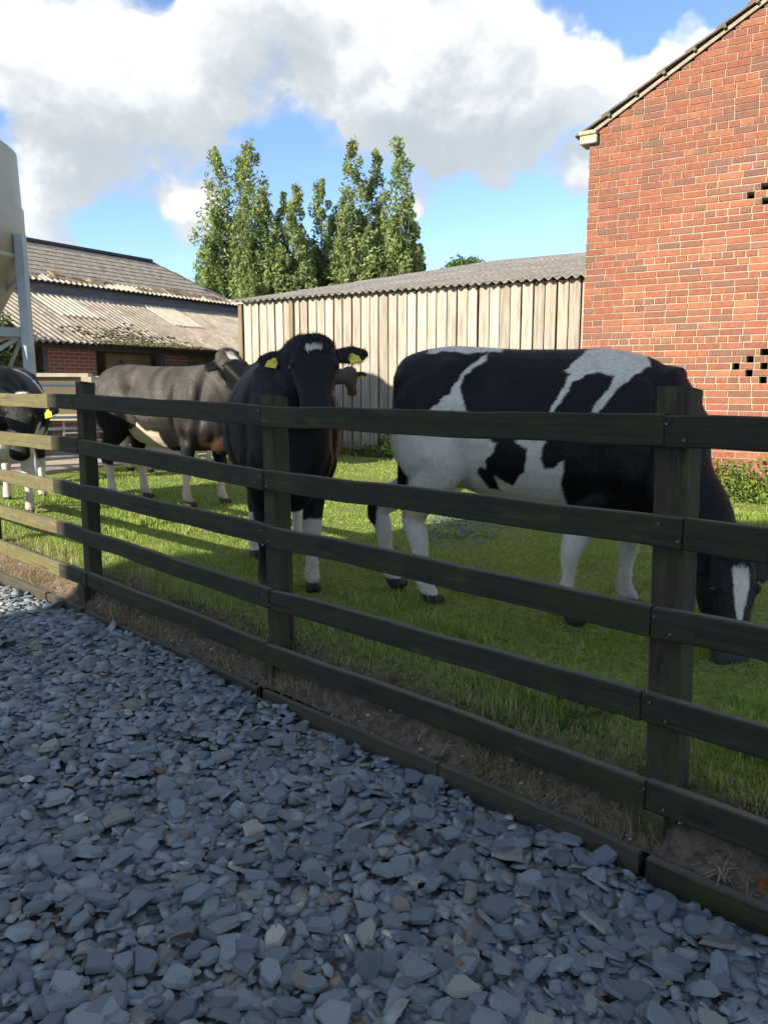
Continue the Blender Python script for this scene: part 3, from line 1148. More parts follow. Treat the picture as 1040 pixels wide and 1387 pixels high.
# ================================================================== FENCE
def fencewood(name, a, b, green, seed):
    m = D.materials.new(name)
    m.use_nodes = True
    t = m.node_tree
    bs = t.nodes['Principled BSDF']
    bs.inputs['Roughness'].default_value = .82
    bs.inputs['Specular IOR Level'].default_value = .25
    co = node(t, 'ShaderNodeTexCoord')
    oi = node(t, 'ShaderNodeObjectInfo')
    sc = vmath(t, 'SCALE', (31.0, 17.0, 9.0))
    t.links.new(oi.outputs['Random'], sc.inputs['Scale'])
    off = vmath(t, 'ADD', co.outputs['Object'], sc.outputs[0]).outputs[0]
    grain = node(t, 'ShaderNodeTexNoise', i_Scale=1.0, i_Detail=7.0, i_Roughness=.65)
    t.links.new(vmath(t, 'MULTIPLY', off, (1.6, 60, 60)).outputs[0], grain.inputs['Vector'])
    big = node(t, 'ShaderNodeTexNoise', i_Scale=1.0, i_Detail=5.0, i_Roughness=.6)
    t.links.new(vmath(t, 'MULTIPLY', off, (3.2, 7, 7)).outputs[0], big.inputs['Vector'])
    drip = node(t, 'ShaderNodeTexNoise', i_Scale=1.0, i_Detail=4.0, i_Roughness=.6)
    t.links.new(vmath(t, 'MULTIPLY', off, (22, 3, 3)).outputs[0], drip.inputs['Vector'])
    c = mixc(t, maprange(t, grain.outputs['Fac'], .3, .7), a, b)
    c = mixc(t, math_(t, 'MULTIPLY', maprange(t, big.outputs['Fac'], .42, .66), .75), c, green)
    c = mixc(t, math_(t, 'MULTIPLY', maprange(t, drip.outputs['Fac'], .55, .75), .55), c, (.030, .026, .020))
    vor = node(t, 'ShaderNodeTexVoronoi', i_Scale=1.0)
    t.links.new(vmath(t, 'MULTIPLY', off, (2.3, 8, 8)).outputs[0], vor.inputs['Vector'])
    c = mixc(t, math_(t, 'MULTIPLY', maprange(t, vor.outputs['Distance'], .16, .07), .85), c, (.016, .013, .010))
    alg = node(t, 'ShaderNodeTexNoise', i_Scale=1.0, i_Detail=8.0, i_Roughness=.7)
    t.links.new(vmath(t, 'MULTIPLY', off, (5, 24, 24)).outputs[0], alg.inputs['Vector'])
    c = mixc(t, math_(t, 'MULTIPLY', maprange(t, alg.outputs['Fac'], .52, .68), .6), c, tuple(min(1, 1.7 * q) for q in green))
    crk = node(t, 'ShaderNodeTexNoise', i_Scale=1.0, i_Detail=3.0, i_Roughness=.5)
    t.links.new(vmath(t, 'MULTIPLY', off, (.9, 34, 34)).outputs[0], crk.inputs['Vector'])
    c = mixc(t, math_(t, 'MULTIPLY', maprange(t, crk.outputs['Fac'], .66, .70), .85), c, (.010, .009, .008))
    geo = node(t, 'ShaderNodeNewGeometry')
    sp = node(t, 'ShaderNodeSeparateXYZ')
    t.links.new(geo.outputs['Normal'], sp.inputs[0])
    c = mixc(t, math_(t, 'MULTIPLY', maprange(t, sp.outputs[2], .6, .95), .8), c, mixc(t, grain.outputs['Fac'], (.085, .08, .072), (.16, .15, .135)))   # lighter grey on upward faces
    t.links.new(c, bs.inputs['Base Color'])
    bp = node(t, 'ShaderNodeBump', i_Strength=.8, i_Distance=.006)
    t.links.new(grain.outputs['Fac'], bp.inputs['Height'])
    t.links.new(bp.outputs[0], bs.inputs['Normal'])
    return m


m_rail = fencewood('rail_timber', (.035, .031, .021), (.020, .018, .014), (.032, .038, .012), 1)
m_fpostw = fencewood('post_timber', (.054, .041, .028), (.029, .024, .018), (.046, .052, .015), 2)
m_railsun = fencewood('sun_painted_rail_timber', (.125, .105, .060), (.085, .072, .042), (.105, .105, .035), 3)  # same rail timber with sunshine put into its colour
m_gb = fencewood('gravel_board_timber', (.060, .053, .040), (.036, .032, .026), (.05, .05, .026), 4)
m_nail = mat('nail', (.20, .19, .17), rough=.5, metal=.6)

fence = thing('rail_fence', 'dark green stained post and rail fence with five rails between gravel and grass', 'fence', FP, YAW_F)


def timber(name, a, b, h, th, material, warp=.0, seed=0, segs=14):
    """a board from a to b in fence coordinates (s, b, z of its top front edge); local mesh along its own x so that the grain runs along it"""
    a, b = Vector(a), Vector(b)
    L = (b - a).length
    bm = bmesh.new()
    r_ = random.Random(seed)
    ph = r_.uniform(0, 6)
    rings = []
    for k in range(segs + 1):
        x = L * k / segs
        dz = warp * math.sin(math.pi * k / segs + .0) + .0022 * math.sin(x * 5.3 + ph) + .0015 * math.sin(x * 13 + ph * 2)
        dy = warp * .5 * math.sin(math.pi * k / segs * 2 + ph) + .002 * math.sin(x * 4 + ph)
        hh = h + .002 * math.sin(x * 7 + ph)
        e = .0045
        prof_ = [(0 + e, 0), (th - e, -.001), (th, -e), (th, -hh + e), (th - e, -hh), (e, -hh), (0, -hh + e), (0, -e)]
        rings.append([bm.verts.new((x, -y + dy, z + dz)) for y, z in prof_])
    n_ = 8
    for q in range(segs):
        for k in range(n_):
            bm.faces.new((rings[q][k], rings[q + 1][k], rings[q + 1][(k + 1) % n_], rings[q][(k + 1) % n_]))
    bm.faces.new(rings[0])
    bm.faces.new(rings[-1][::-1])
    bmesh.ops.recalc_face_normals(bm, faces=bm.faces)
    o = obj(name, bm, material, fence)
    d = (b - a).normalized()
    xax = d
    yax = Vector((0, 1, 0))                        # away from the field
    zax = xax.cross(yax).normalized()
    M = Matrix((xax, zax.cross(xax), zax)).transposed().to_4x4()
    M.translation = a
    o.matrix_local = M
    return o


def fl(s, b, z):
    """fence coordinates -> local of the fence Empty (x along FD; y = left of FD, i.e. away from the field)"""
    return Vector((s, -b, z))


POSTS = [(-1.78, .10, .012, 0), (-.008, .10, -.028, 1.225), (1.915, .092, -.02, 1.19), (3.86, .088, .03, 1.262), (5.56, .09, 0, 1.26), (7.4, .09, 0, 1.27)]
rail_z = {}                                           # top of each rail along s
RS = [-1.9, 0.0, 1.90, 3.66, 4.19, 5.12, 7.4]
RZ = {0: [1.143, 1.1436, 1.1434, 1.1767, 1.1867, 1.193, 1.20],
      1: [.851, .8526, .8473, .908, .9132, .912, .915],
      2: [.574, .574, .594, .6167, .630, .6315, .633],
      3: [.300, .3036, .292, .336, .355, .3534, .355],
      4: [.020, .0236, .0234, .0567, .067, .0734, .08]}


def rz_at(i, s):
    return float(np.interp(s, RS, RZ[i]))


joints = {0: [-1.9, .02, 1.93, 3.83, 4.20, 7.3], 1: [-1.9, -.05, 1.92, 3.80, 4.18, 7.3], 2: [-1.9, .03, 1.88, 3.82, 4.19, 7.3],
          3: [-1.9, .05, 1.89, 3.79, 4.19, 7.3], 4: [-1.9, .02, 1.94, 3.79, 4.18, 7.3]}
for i in range(5):
    js = joints[i]
    for k in range(len(js) - 1):
        s0, s1 = js[k] + .0018, js[k + 1] - .0018
        sun_bay = js[k] > 4.1
        off = .014 if sun_bay else random.uniform(-.002, .003)
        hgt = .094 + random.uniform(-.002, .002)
        timber('rail', fl(s0, off, rz_at(i, s0) + (-.008 if sun_bay else random.uniform(-.002, .002))), fl(s1, off, rz_at(i, s1) + (-.004 if sun_bay else random.uniform(-.003, .003))),
               hgt, .038, m_railsun if sun_bay else m_rail, warp=random.uniform(-.004, .004), seed=i * 10 + k)
for s, w, lean, top in POSTS:
    if top == 0:
        top = 1.2
    bm = bmesh.new()
    nseg = 10
    rings = []
    b0 = .041
    for k in range(nseg + 1):
        f_ = k / nseg
        z = -.6 + (top + .6) * f_
        sx_ = lean * (z / 1.2)
        w_ = w * (1 + .012 * math.sin(k * 1.7 + s))
        e = .006
        pr_ = [(-w_ / 2 + e, 0), (w_ / 2 - e, 0), (w_ / 2, e), (w_ / 2, w_ - e), (w_ / 2 - e, w_), (-w_ / 2 + e, w_), (-w_ / 2, w_ - e), (-w_ / 2, e)]
        tilt = .012 * (f_ == 1)
        rings.append([bm.verts.new((z - tilt * (q_ / w_), px_ - sx_, -(q_))) for px_, q_ in pr_])
    for q in range(nseg):
        for k in range(8):
            bm.faces.new((rings[q][k], rings[q][(k + 1) % 8], rings[q + 1][(k + 1) % 8], rings[q + 1][k]))
    bm.faces.new(rings[0])
    bm.faces.new(rings[-1])
    bmesh.ops.recalc_face_normals(bm, faces=bm.faces)
    o = obj('post', bm, m_fpostw, fence)
    # mesh is built with its length on local x (grain); stand it upright: x -> up, y -> FD, z -> away from the field
    M = Matrix(((0, 1, 0, s), (0, 0, 1, -b0), (1, 0, 0, 0), (0, 0, 0, 1)))
    o.matrix_local = M
    # packing block nailed on under the bottom rail
    zt = rz_at(4, s) - .097
    bm = bmesh.new()
    add_box(bm, (0, 0, 0), (.30, w * .95, .040), bevel=.004)
    o = obj('packing_block', bm, m_fpostw, fence)
    o.matrix_local = Matrix(((0, 1, 0, s + .012), (0, 0, 1, -b0 + .021), (1, 0, 0, zt - .15), (0, 0, 0, 1)))
# gravel boards
GBT = lambda s: float(np.interp(s, [-1.9, -.4, .0, .53, 1.29, 4.3, 5.2, 7.3], [-.172, -.172, -.178, -.165, -.185, -.145, -.135, -.13]))
gj = [(-1.9, -.03, -.072), (.0, .80, -.060), (.806, 1.88, -.062), (1.93, 3.7, -.062), (3.75, 4.26, -.062), (4.27, 7.3, -.064)]
for s0, s1, b in gj:
    timber('gravel_board', fl(s0, b, GBT(s0)), fl(s1, b, GBT(s1)),   .15, .028 if b > -.07 else .036, m_gb if s0 > -.1 else m_rail, warp=.004, seed=int(s0 * 7 + 50), segs=16)
# nails
nail_me = None
bm = bmesh.new()
bmesh.ops.create_cone(bm, cap_ends=True, segments=8, radius1=.0045, radius2=.0035, depth=.004)
nail_me = D.meshes.new('nail')
bm.to_mesh(nail_me); bm.free()
nail_me.materials.append(m_nail)
for s, w, lean, top in POSTS[:4]:
    for i in range(5):
        for ds, dz in ((.025, -.025), (-.028, -.07)):
            o = D.objects.new('nail', nail_me)
            COL.objects.link(o)
            o.parent = fence
            o.location = fl(s + ds + random.uniform(-.008, .008), -.003, rz_at(i, s) + dz)
            o.rotation_euler = (R(-90), 0, 0)

# ================================================================== CATTLE
def catmull(pts, n):
    P = np.asarray(pts, float)
    k = len(P)
    if k == 2:
        t = np.linspace(0, 1, n)[:, None]
        return P[0] * (1 - t) + P[1] * t
    Q = np.vstack([2 * P[0] - P[1], P, 2 * P[-1] - P[-2]])
    out = []
    for t in np.linspace(0, k - 1 - 1e-6, n):
        i = int(t); f = t - i
        p0, p1, p2, p3 = Q[i], Q[i + 1], Q[i + 2], Q[i + 3]
        out.append(.5 * (2 * p1 + (p2 - p0) * f + (2 * p0 - 5 * p1 + 4 * p2 - p3) * f * f + (3 * p1 - p0 - 3 * p2 + p3) * f ** 3))
    return np.array(out)


class Solid:
    def __init__(self):
        self.v, self.f = [], []

    def rings(self, rings):
        n = len(rings[0])
        o = len(self.v)
        for r_ in rings:
            self.v += [tuple(p) for p in r_]
        for q in range(len(rings) - 1):
            for k in range(n):
                a, b = o + q * n + k, o + q * n + (k + 1) % n
                self.f.append((a, b, b + n, a + n))
        self.f.append(tuple(o + k for k in range(n))[::-1])
        e = o + (len(rings) - 1) * n
        self.f.append(tuple(e + k for k in range(n)))

    def tube(self, pts, rad, n=16, m=24, side=(0, 1, 0), pw=2.0):
        """rad: list of (r_along_normal, r_along_side); the point list runs down the limb"""
        P = catmull(pts, m)
        Rr = catmull([(a, b, 0) for a, b in rad], m)
        S0 = np.array(side, float)
        T = np.gradient(P, axis=0)
        T /= np.linalg.norm(T, axis=1, keepdims=True) + 1e-9
        rings = []
        th = np.linspace(0, 2 * np.pi, n, endpoint=False)
        cs, sn = np.cos(th), np.sin(th)
        cs = np.sign(cs) * abs(cs) ** (2 / pw); sn = np.sign(sn) * abs(sn) ** (2 / pw)
        for i in range(m):
            s_ = S0 - (S0 @ T[i]) * T[i]
            s_ /= np.linalg.norm(s_) + 1e-9
            nrm = np.cross(s_, T[i])
            rings.append(P[i] + np.outer(cs, nrm) * Rr[i, 0] + np.outer(sn, s_) * Rr[i, 1])
        # rounded ends
        def cap(r_, p, d, s):
            return [p + (r_ - p) * k + d * s * q for k, q in ((.85, .45), (.5, .85))]
        a = cap(rings[0], P[0], -T[0], Rr[0].max() * .6)
        b = cap(rings[-1], P[-1], T[-1], Rr[-1].max() * .6)
        self.rings(a[::-1] + rings + b)

    def blob(self, c, r, n=14, rot=None):
        rings = []
        c = np.array(c, float)
        for i in range(1, 10):
            ph = np.pi * i / 10
            th = np.linspace(0, 2 * np.pi, n, endpoint=False)
            p = np.stack([np.sin(ph) * np.cos(th) * r[0], np.sin(ph) * np.sin(th) * r[1], np.full(n, -np.cos(ph) * r[2])], 1)
            if rot is not None:
                p = p @ np.array(rot).T
            rings.append(c + p)
        self.rings(rings)


m_coat = D.materials.new('cow_coat')
m_coat.use_nodes = True
t = m_coat.node_tree
bs = t.nodes['Principled BSDF']
bs.inputs['Roughness'].default_value = .58
bs.inputs['Specular IOR Level'].default_value = .20
bs.inputs['Sheen Weight'].default_value = .04
bs.inputs['Sheen Roughness'].default_value = .35
at = node(t, 'ShaderNodeAttribute', attribute_name='col')
co = node(t, 'ShaderNodeTexCoord')
nz = node(t, 'ShaderNodeTexNoise', i_Scale=1.0, i_Detail=6.0, i_Roughness=.7)
t.links.new(vmath(t, 'MULTIPLY', co.outputs['Object'], (60, 60, 22)).outputs[0], nz.inputs['Vector'])
nz2 = node(t, 'ShaderNodeTexNoise', i_Scale=7.0, i_Detail=5.0, i_Roughness=.6)
t.links.new(co.outputs['Object'], nz2.inputs['Vector'])
c = mixc(t, maprange(t, nz2.outputs['Fac'], .45, .7, 0, .35), at.outputs['Color'], mixc(t, 1.0, at.outputs['Color'], (.55, .45, .34), 'MULTIPLY'))
c = mixc(t, maprange(t, nz.outputs['Fac'], .3, .7, 0, .25), c, mixc(t, 1.0, c, (.55, .55, .55), 'MULTIPLY'))
t.links.new(c, bs.inputs['Base Color'])
bp = node(t, 'ShaderNodeBump', i_Strength=.35, i_Distance=.006)
t.links.new(nz.outputs['Fac'], bp.inputs['Height'])
t.links.new(bp.outputs[0], bs.inputs['Normal'])
m_hair = mat('hair', (1, 1, 1), attr='col', rough=.42, spec=.28)
m_eye = mat('eye', (.012, .009, .008), rough=.12, spec=.6)
m_tag = mat('yellow_tag', (.62, .56, .06), (.5, .44, .05), scale=30, rough=.5)
m_nost = mat('nostril', (.01, .008, .008), rough=.6)

TORSO = [(-.84, 1.30, 1.02, .09), (-.80, 1.375, .90, .185), (-.70, 1.415, .78, .25), (-.52, 1.44, .70, .285), (-.35, 1.43, .64, .295), (-.1, 1.415, .585, .345),
         (.12, 1.41, .555, .365), (.32, 1.41, .56, .345), (.50, 1.425, .57, .295), (.62, 1.40, .585, .245), (.74, 1.33, .62, .20), (.84, 1.22, .74, .12)]


def unit(v):
    v = np.array(v, float)
    return v / np.linalg.norm(v)


def inpoly(x, y, poly):
    ins = np.zeros(x.shape, bool)
    j = len(poly) - 1
    for i in range(len(poly)):
        xi, yi = poly[i]; xj, yj = poly[j]
        c_ = ((yi > y) != (yj > y)) & (x < (xj - xi) * (y - yi) / (yj - yi + 1e-9) + xi)
        ins ^= c_
        j = i
    return ins


def wob(P, s=1.0, seed=0.0):
    x, y, z = P[:, 0] * s + seed, P[:, 1] * s, P[:, 2] * s
    return (np.sin(11 * x + 3 * np.sin(7 * z)) * .4 + np.sin(17 * z + 2.3 * np.sin(9 * x + y * 8)) * .35 + np.sin(37 * x + 29 * z + 13 * y) * .25)


def cow(name_label, loc, fwd, hooves, head_pos, head_dir, head_nrm, neck, coat, group='cattle in the paddock', scale=1.0, torso=None, ears=(0, 0), tags=(1, 1),
        voxel=.014, udder=False, extra=None, chest=0.0, width=1.0, ear_up=.0, lift=0.0, tag_back=False, hairs=40000, hairlen=.02, bony=1.5):
    """hooves: FL, FR, HL, HR as (x, y) in the body frame; head_* in the body frame"""
    S = Solid()
    T = torso or TORSO
    st = catmull(T, 46)
    th = np.linspace(0, 2 * np.pi, 30, endpoint=False)
    rings = []
    for x, zt, zb, w in st:
        zc, h = (zt + zb) / 2, (zt - zb) / 2
        cs, sn = np.cos(th), np.sin(th)
        yy = np.sign(cs) * abs(cs) ** .86 * w * width * (1 - .24 * np.clip(sn, 0, 1) ** 1.5 - .12 * np.clip(-sn, 0, 1) ** 2)
        zz = zc + np.sign(sn) * abs(sn) ** .92 * h
        rings.append(np.stack([np.full_like(yy, x), yy, zz], 1))
    S.rings(rings)
    for sy in (1, -1):
        S.blob((-.77, sy * .09, 1.25), (.06, .05, .07))              # pin bone
        S.blob((-.60, sy * .165, 1.0), (.22, .135, .32))             # thigh
        S.blob((.50, sy * .175 * width, .98), (.15, .115, .30))              # shoulder
        S.blob((.60, sy * .15, .84), (.13, .10, .17))
    S.blob((.70, 0, .70 + chest), (.16, .14, .17))                            # brisket
    FLp, FRp, HLp, HRp = hooves
    for (hx, hy), sy in ((FLp, 1), (FRp, -1)):
        S.tube([(.50, sy * .19, .95), (.46 * .62 + hx * .38, sy * .19, .74), (.46 * .28 + hx * .72, .4 * sy * .18 + .6 * hy, .56), (hx + .012, hy, .395), (hx, hy, .26), (hx - .005, hy, .135), (hx + .03, hy, .055)],
               [(.15, .10), (.105, .08), (.078, .062), (.060, .055), (.037, .034), (.046, .043), (.050, .048)], m=30)
        for q in (-1, 1):
            S.blob((hx + .052, hy + q * .024, .034), (.062, .027, .036))
    for (hx, hy), sy in ((HLp, 1), (HRp, -1)):
        S.tube([(-.56, sy * .17, 1.05), (-.50, sy * .185, .84), (hx * .4 - .6 * .60, .4 * hy + .6 * sy * .18, .68), (hx - .085, hy, .50), (hx - .06, hy, .40), (hx - .035, hy, .26), (hx - .02, hy, .14), (hx + .02, hy, .055)],
               [(.22, .13), (.17, .11), (.115, .078), (.070, .052), (.058, .045), (.041, .036), (.048, .044), (.050, .048)], m=34)
        for q in (-1, 1):
            S.blob((hx + .042, hy + q * .024, .034), (.062, .027, .036))
    if udder:
        S.blob((-.42, 0, .60), (.17, .13, .12))
    # tail
    S.tube([(-.76, 0, 1.36), (-.83, 0, 1.31), (-.85, .0, 1.1), (-.83, .01, .85), (-.82, .015, .70), (-.82, .02, .52)],
           [(.035, .03), (.03, .025), (.022, .02), (.02, .02), (.035, .035), (.022, .022)], n=10, m=24)
    # head frame
    hp = np.array(head_pos, float)
    d = unit(head_dir)
    nr = np.array(head_nrm, float); nr = unit(nr - (nr @ d) * d)
    sd_ = np.cross(d, nr)
    def H(t_, s_, u_):
        return hp + d * t_ + sd_ * s_ + nr * u_
    hs = [(-.05, .075, .02, .10), (-.01, .112, .045, .14), (.06, .128, .058, .165), (.13, .130, .060, .182), (.19, .122, .056, .185), (.26, .102, .046, .165),
          (.34, .085, .038, .132), (.41, .080, .036, .112), (.465, .088, .034, .105), (.505, .086, .022, .092), (.53, .06, -.005, .06)]
    hst = catmull(hs, 30)
    rings = []
    for t_, w, up, dn in hst:
        cs, sn = np.cos(th), np.sin(th)
        yy = np.sign(cs) * abs(cs) ** .8 * w * (1 - .22 * np.clip(-sn, 0, 1) ** 1.5)
        uu = np.where(sn > 0, sn ** .75 * up if False else np.abs(sn) ** .75 * up, -np.abs(sn) ** .9 * dn)
        rings.append(np.array([H(t_, a, b) for a, b in zip(yy, uu)]))
    S.rings(rings)
    S.blob(H(-.005, 0, .0), (.085, .125, .085), rot=np.stack([d, sd_, nr], 1))                    # poll tuft
    S.blob(H(.485, 0, -.03), (.060, .092, .066), rot=np.stack([d, sd_, nr], 1))                       # muzzle
    for sy in (1, -1):
        S.blob(H(.145, sy * .106, .024), (.036, .030, .030))               # brow
    # ears
    for sy, dr in ((1, ears[0]), (-1, ears[1])):
        e0 = H(.025, sy * .095, -.035)
        ed = unit(sd_ * sy * .95 - nr * .12 - d * (.12 + ear_up) + d * dr)
        wdir = unit(d + nr * .15 - (d @ ed) * ed)
        fr = np.cross(ed, wdir)
        P_ = [e0 - ed * .02, e0 + ed * .05, e0 + ed * .105, e0 + ed * .16, e0 + ed * .195]
        S.tube(P_, [(.018, .036), (.017, .066), (.016, .080), (.015, .072), (.013, .040)], n=12, m=14, side=wdir)
    # neck
    np_ = [(.50, 0, 1.06)] + [tuple(q[:3]) for q in neck] + [tuple(H(.05, 0, -.075))]
    nr_ = [(.33, .20)] + [(q[3], q[4]) for q in neck] + [(.115, .105)]
    side0 = (0, 1, 0)
    S.tube(np_, nr_, n=22, m=34, side=tuple(unit(np.array([0, 1, 0]) * .6 + sd_ * .4 * (1 if sd_[1] > 0 else -1))), pw=2.1)
    if extra:
        extra(S)
    me = D.meshes.new('body')
    me.from_pydata(S.v, [], S.f)
    bm = bmesh.new(); bm.from_mesh(me)
    bmesh.ops.recalc_face_normals(bm, faces=bm.faces)
    bm.to_mesh(me); bm.free()
    o = D.objects.new('body', me)
    COL.objects.link(o)
    md = o.modifiers.new('r', 'REMESH'); md.mode = 'VOXEL'; md.voxel_size = voxel
    md = o.modifiers.new('s', 'SMOOTH'); md.factor = .5; md.iterations = 7
    dg = bpy.context.evaluated_depsgraph_get()
    me2 = D.meshes.new_from_object(o.evaluated_get(dg))
    D.objects.remove(o)
    D.meshes.remove(me)
    n = len(me2.vertices)
    P = np.empty(n * 3, np.float32); me2.vertices.foreach_get('co', P); P = P.reshape(-1, 3).astype(float)
    # wrinkles over ribs, shoulder and neck
    rel = P - hp
    HC_ = np.stack([rel @ d, rel @ sd_, rel @ nr], 1)
    hm = (HC_[:, 0] > -.10) & (HC_[:, 0] < .60) & (abs(HC_[:, 1]) < .34) & (HC_[:, 2] > -.24) & (HC_[:, 2] < .13)
    N = np.empty(n * 3, np.float32); me2.vertices.foreach_get('normal', N); N = N.reshape(-1, 3)
    ribs = np.sin(P[:, 0] * 46 + P[:, 2] * 7) * np.exp(-((P[:, 0] - .02) / .22) ** 2) * np.exp(-((P[:, 2] - .98) / .22) ** 2) * .0022
    big_ = wob(P, .55, 3.0) * .0035
    for gx, gz, rx, rz_, am in ((-.30, 1.25, .10, .075, -.026), (-.47, 1.335, .06, .045, .014), (.34, .95, .035, .25, -.016), (-.37, .82, .045, .15, -.014), (-.62, 1.19, .08, .10, -.012),
                               (.61, 1.05, .04, .20, -.014), (-.77, 1.27, .04, .04, .012), (.50, .78, .05, .08, .010), (.42, .70, .04, .06, -.012), (-.56, .86, .05, .05, .008)):
        big_ = big_ + bony * am * np.exp(-((P[:, 0] - gx) / rx) ** 2 - ((P[:, 2] - gz) / rz_) ** 2) * (abs(P[:, 1]) > .06)
    P2 = P + N * (np.where(hm, 0, ribs + big_))[:, None]
    me2.vertices.foreach_set('co', P2.astype(np.float32).ravel())
    jr = np.random.default_rng(1)
    colr = 0
    for q in range(6):
        J = jr.normal(scale=voxel * .35, size=P.shape)
        relj = P + J - hp
        colr = colr + coat(P + J, np.stack([relj @ d, relj @ sd_, relj @ nr], 1), hm) / 6
    # hooves
    hoof = (P[:, 2] < .068)
    colr[hoof] = (.045, .038, .032)
    stain = (np.clip(.30 + .9 * wob(P, .9, 11), 0, 1) * np.clip((.85 - P[:, 2]) / .4, 0, 1) * (~hm))[:, None] * .45
    colr = colr * (1 - stain) + colr * np.array([.72, .58, .42]) * stain
    low = np.clip((.22 - P[:, 2]) / .16, 0, 1)[:, None] * np.clip(.5 + .6 * wob(P, 1.4, 5), 0, 1)[:, None] * .75
    colr = np.where(hoof[:, None], colr, colr * (1 - low) + np.array([.085, .06, .042]) * low)
    ca = me2.color_attributes.new('col', 'FLOAT_COLOR', 'POINT')
    c4 = np.ones((n, 4), np.float32); c4[:, :3] = colr
    ca.data.foreach_set('color', c4.ravel())
    me2.polygons.foreach_set('use_smooth', np.ones(len(me2.polygons), bool))
    me2.materials.clear()
    me2.materials.append(m_coat)
    f2 = Vector((fwd[0], fwd[1], 0)).normalized()
    root = thing('cow', name_label, 'cow', (loc[0], loc[1], lift), math.atan2(f2.y, f2.x), group, scale)
    me2.name = 'body'
    obj('body', me2, None, root)
    if hairs:
        me2.calc_loop_triangles()
        nt_ = len(me2.loop_triangles)
        tv = np.empty(nt_ * 3, np.int32); me2.loop_triangles.foreach_get('vertices', tv); tv = tv.reshape(-1, 3)
        A, B_, C_ = P2[tv[:, 0]], P2[tv[:, 1]], P2[tv[:, 2]]
        ar = np.linalg.norm(np.cross(B_ - A, C_ - A), axis=1)
        hr = np.random.default_rng(5)
        pick = hr.choice(nt_, hairs, p=ar / ar.sum())
        u1, u2 = np.sqrt(hr.random((hairs, 1))), hr.random((hairs, 1))
        Q = A[pick] * (1 - u1) + B_[pick] * u1 * (1 - u2) + C_[pick] * u1 * u2
        Nq = np.cross(B_ - A, C_ - A)[pick]; Nq /= np.linalg.norm(Nq, axis=1, keepdims=True)
        relq = Q - hp
        Hq = np.stack([relq @ d, relq @ sd_, relq @ nr], 1)
        hq = (Hq[:, 0] > -.10) & (Hq[:, 0] < .60) & (abs(Hq[:, 1]) < .34) & (Hq[:, 2] > -.24) & (Hq[:, 2] < .13)
        ch = coat(Q, Hq, hq) * hr.uniform(.78, 1.22, (hairs, 1))
        keep = (Q[:, 2] > .09) & ~(hq & (Hq[:, 0] > .46))
        flow = np.where(hq[:, None], d[None], np.array([-.75, 0, -.66])[None]) + hr.normal(scale=.28, size=(hairs, 3))
        flow = flow - (flow * Nq).sum(1, keepdims=True) * Nq
        flow /= np.linalg.norm(flow, axis=1, keepdims=True) + 1e-9
        side = np.cross(flow, Nq)
        Lh = hairlen * hr.uniform(.6, 1.4, (hairs, 1)) * np.where(hq & (Hq[:, 0] < .07), 1.9, 1.0)[:, None]
        tipq = Q + flow * Lh * .93 + Nq * Lh * hr.uniform(.10, .38, (hairs, 1))
        wq = side * hairlen * .075
        T3 = np.stack([Q - wq - Nq * .001, Q + wq - Nq * .001, tipq], 1)[keep].reshape(-1, 3)
        hm_ = arrays('coat_hair', T3, np.arange(len(T3)).reshape(-1, 3), 3, cols=np.repeat(ch[keep], 3, 0))
        obj('coat_hair', hm_, m_hair, root, kind='stuff')
    Hm = Matrix((tuple(d), tuple(sd_), tuple(nr))).transposed().to_4x4()
    for sy in (1, -1):
        bm = bmesh.new()
        Hm.translation = Vector(H(.155, sy * .112, .020))
        bmesh.ops.create_uvsphere(bm, u_segments=14, v_segments=10, radius=.0245, matrix=Hm)
        for f in bm.faces: f.smooth = True
        obj('eye', bm, m_eye, root)
        bm = bmesh.new()
        Hm.translation = Vector(H(.512, sy * .046, .022))
        bmesh.ops.create_uvsphere(bm, u_segments=12, v_segments=8, radius=.018, matrix=Hm @ Matrix.Diagonal((.6, .75, 1.1, 1)))
        for f in bm.faces: f.smooth = True
        obj('nostril', bm, m_nost, root)
        if tags[0 if sy == 1 else 1]:
            dr = ears[0 if sy == 1 else 1]
            e0 = H(.025, sy * .095, -.035)
            ed = unit(sd_ * sy * .95 - nr * .12 - d * (.12 + ear_up) + d * dr)
            nb = -nr if tag_back else nr
            c0_ = e0 + ed * .12 + nb * .018 + d * .022
            bm = bmesh.new()
            outl = [(-.010, -.012), (.010, -.012), (.014, .006), (.030, .022), (.031, .075), (-.031, .075), (-.030, .022), (-.014, .006)]
            dn_ = unit(d * .9 + ed * .25)
            sd2 = unit(np.cross(nr, dn_))
            vf = [bm.verts.new(Vector(c0_ + sd2 * a + dn_ * b + nb * (.003 + .012 * b / .07))) for a, b in outl]
            vb = [bm.verts.new(Vector(c0_ + sd2 * a + dn_ * b + nb * (-.001 + .012 * b / .07))) for a, b in outl]
            bm.faces.new(vf); bm.faces.new(vb[::-1])
            for i in range(8):
                bm.faces.new((vf[i], vb[i], vb[(i + 1) % 8], vf[(i + 1) % 8]))
            bmesh.ops.recalc_face_normals(bm, faces=bm.faces)
            obj('ear_tag', bm, m_tag, root)
    return root


BLK = np.array([.0048, .0048, .0056]); WHT = np.array([.64, .60, .53]); SUNBLK = np.array([.060, .054, .050])  # last tone is a black coat with sunlight put in


def local(fwd, org, w, s=1.0):
    """world point -> body frame"""
    f = unit((fwd[0], fwd[1], 0)); l = np.array([-f[1], f[0], 0])
    q = np.array(w, float) - np.array([org[0], org[1], 0])
    return np.array([q @ f, q @ l, q[2]]) / s


def localdir(fwd, w):
    f = unit((fwd[0], fwd[1], 0)); l = np.array([-f[1], f[0], 0])
    return np.array([np.dot(w, f), np.dot(w, l), w[2]])


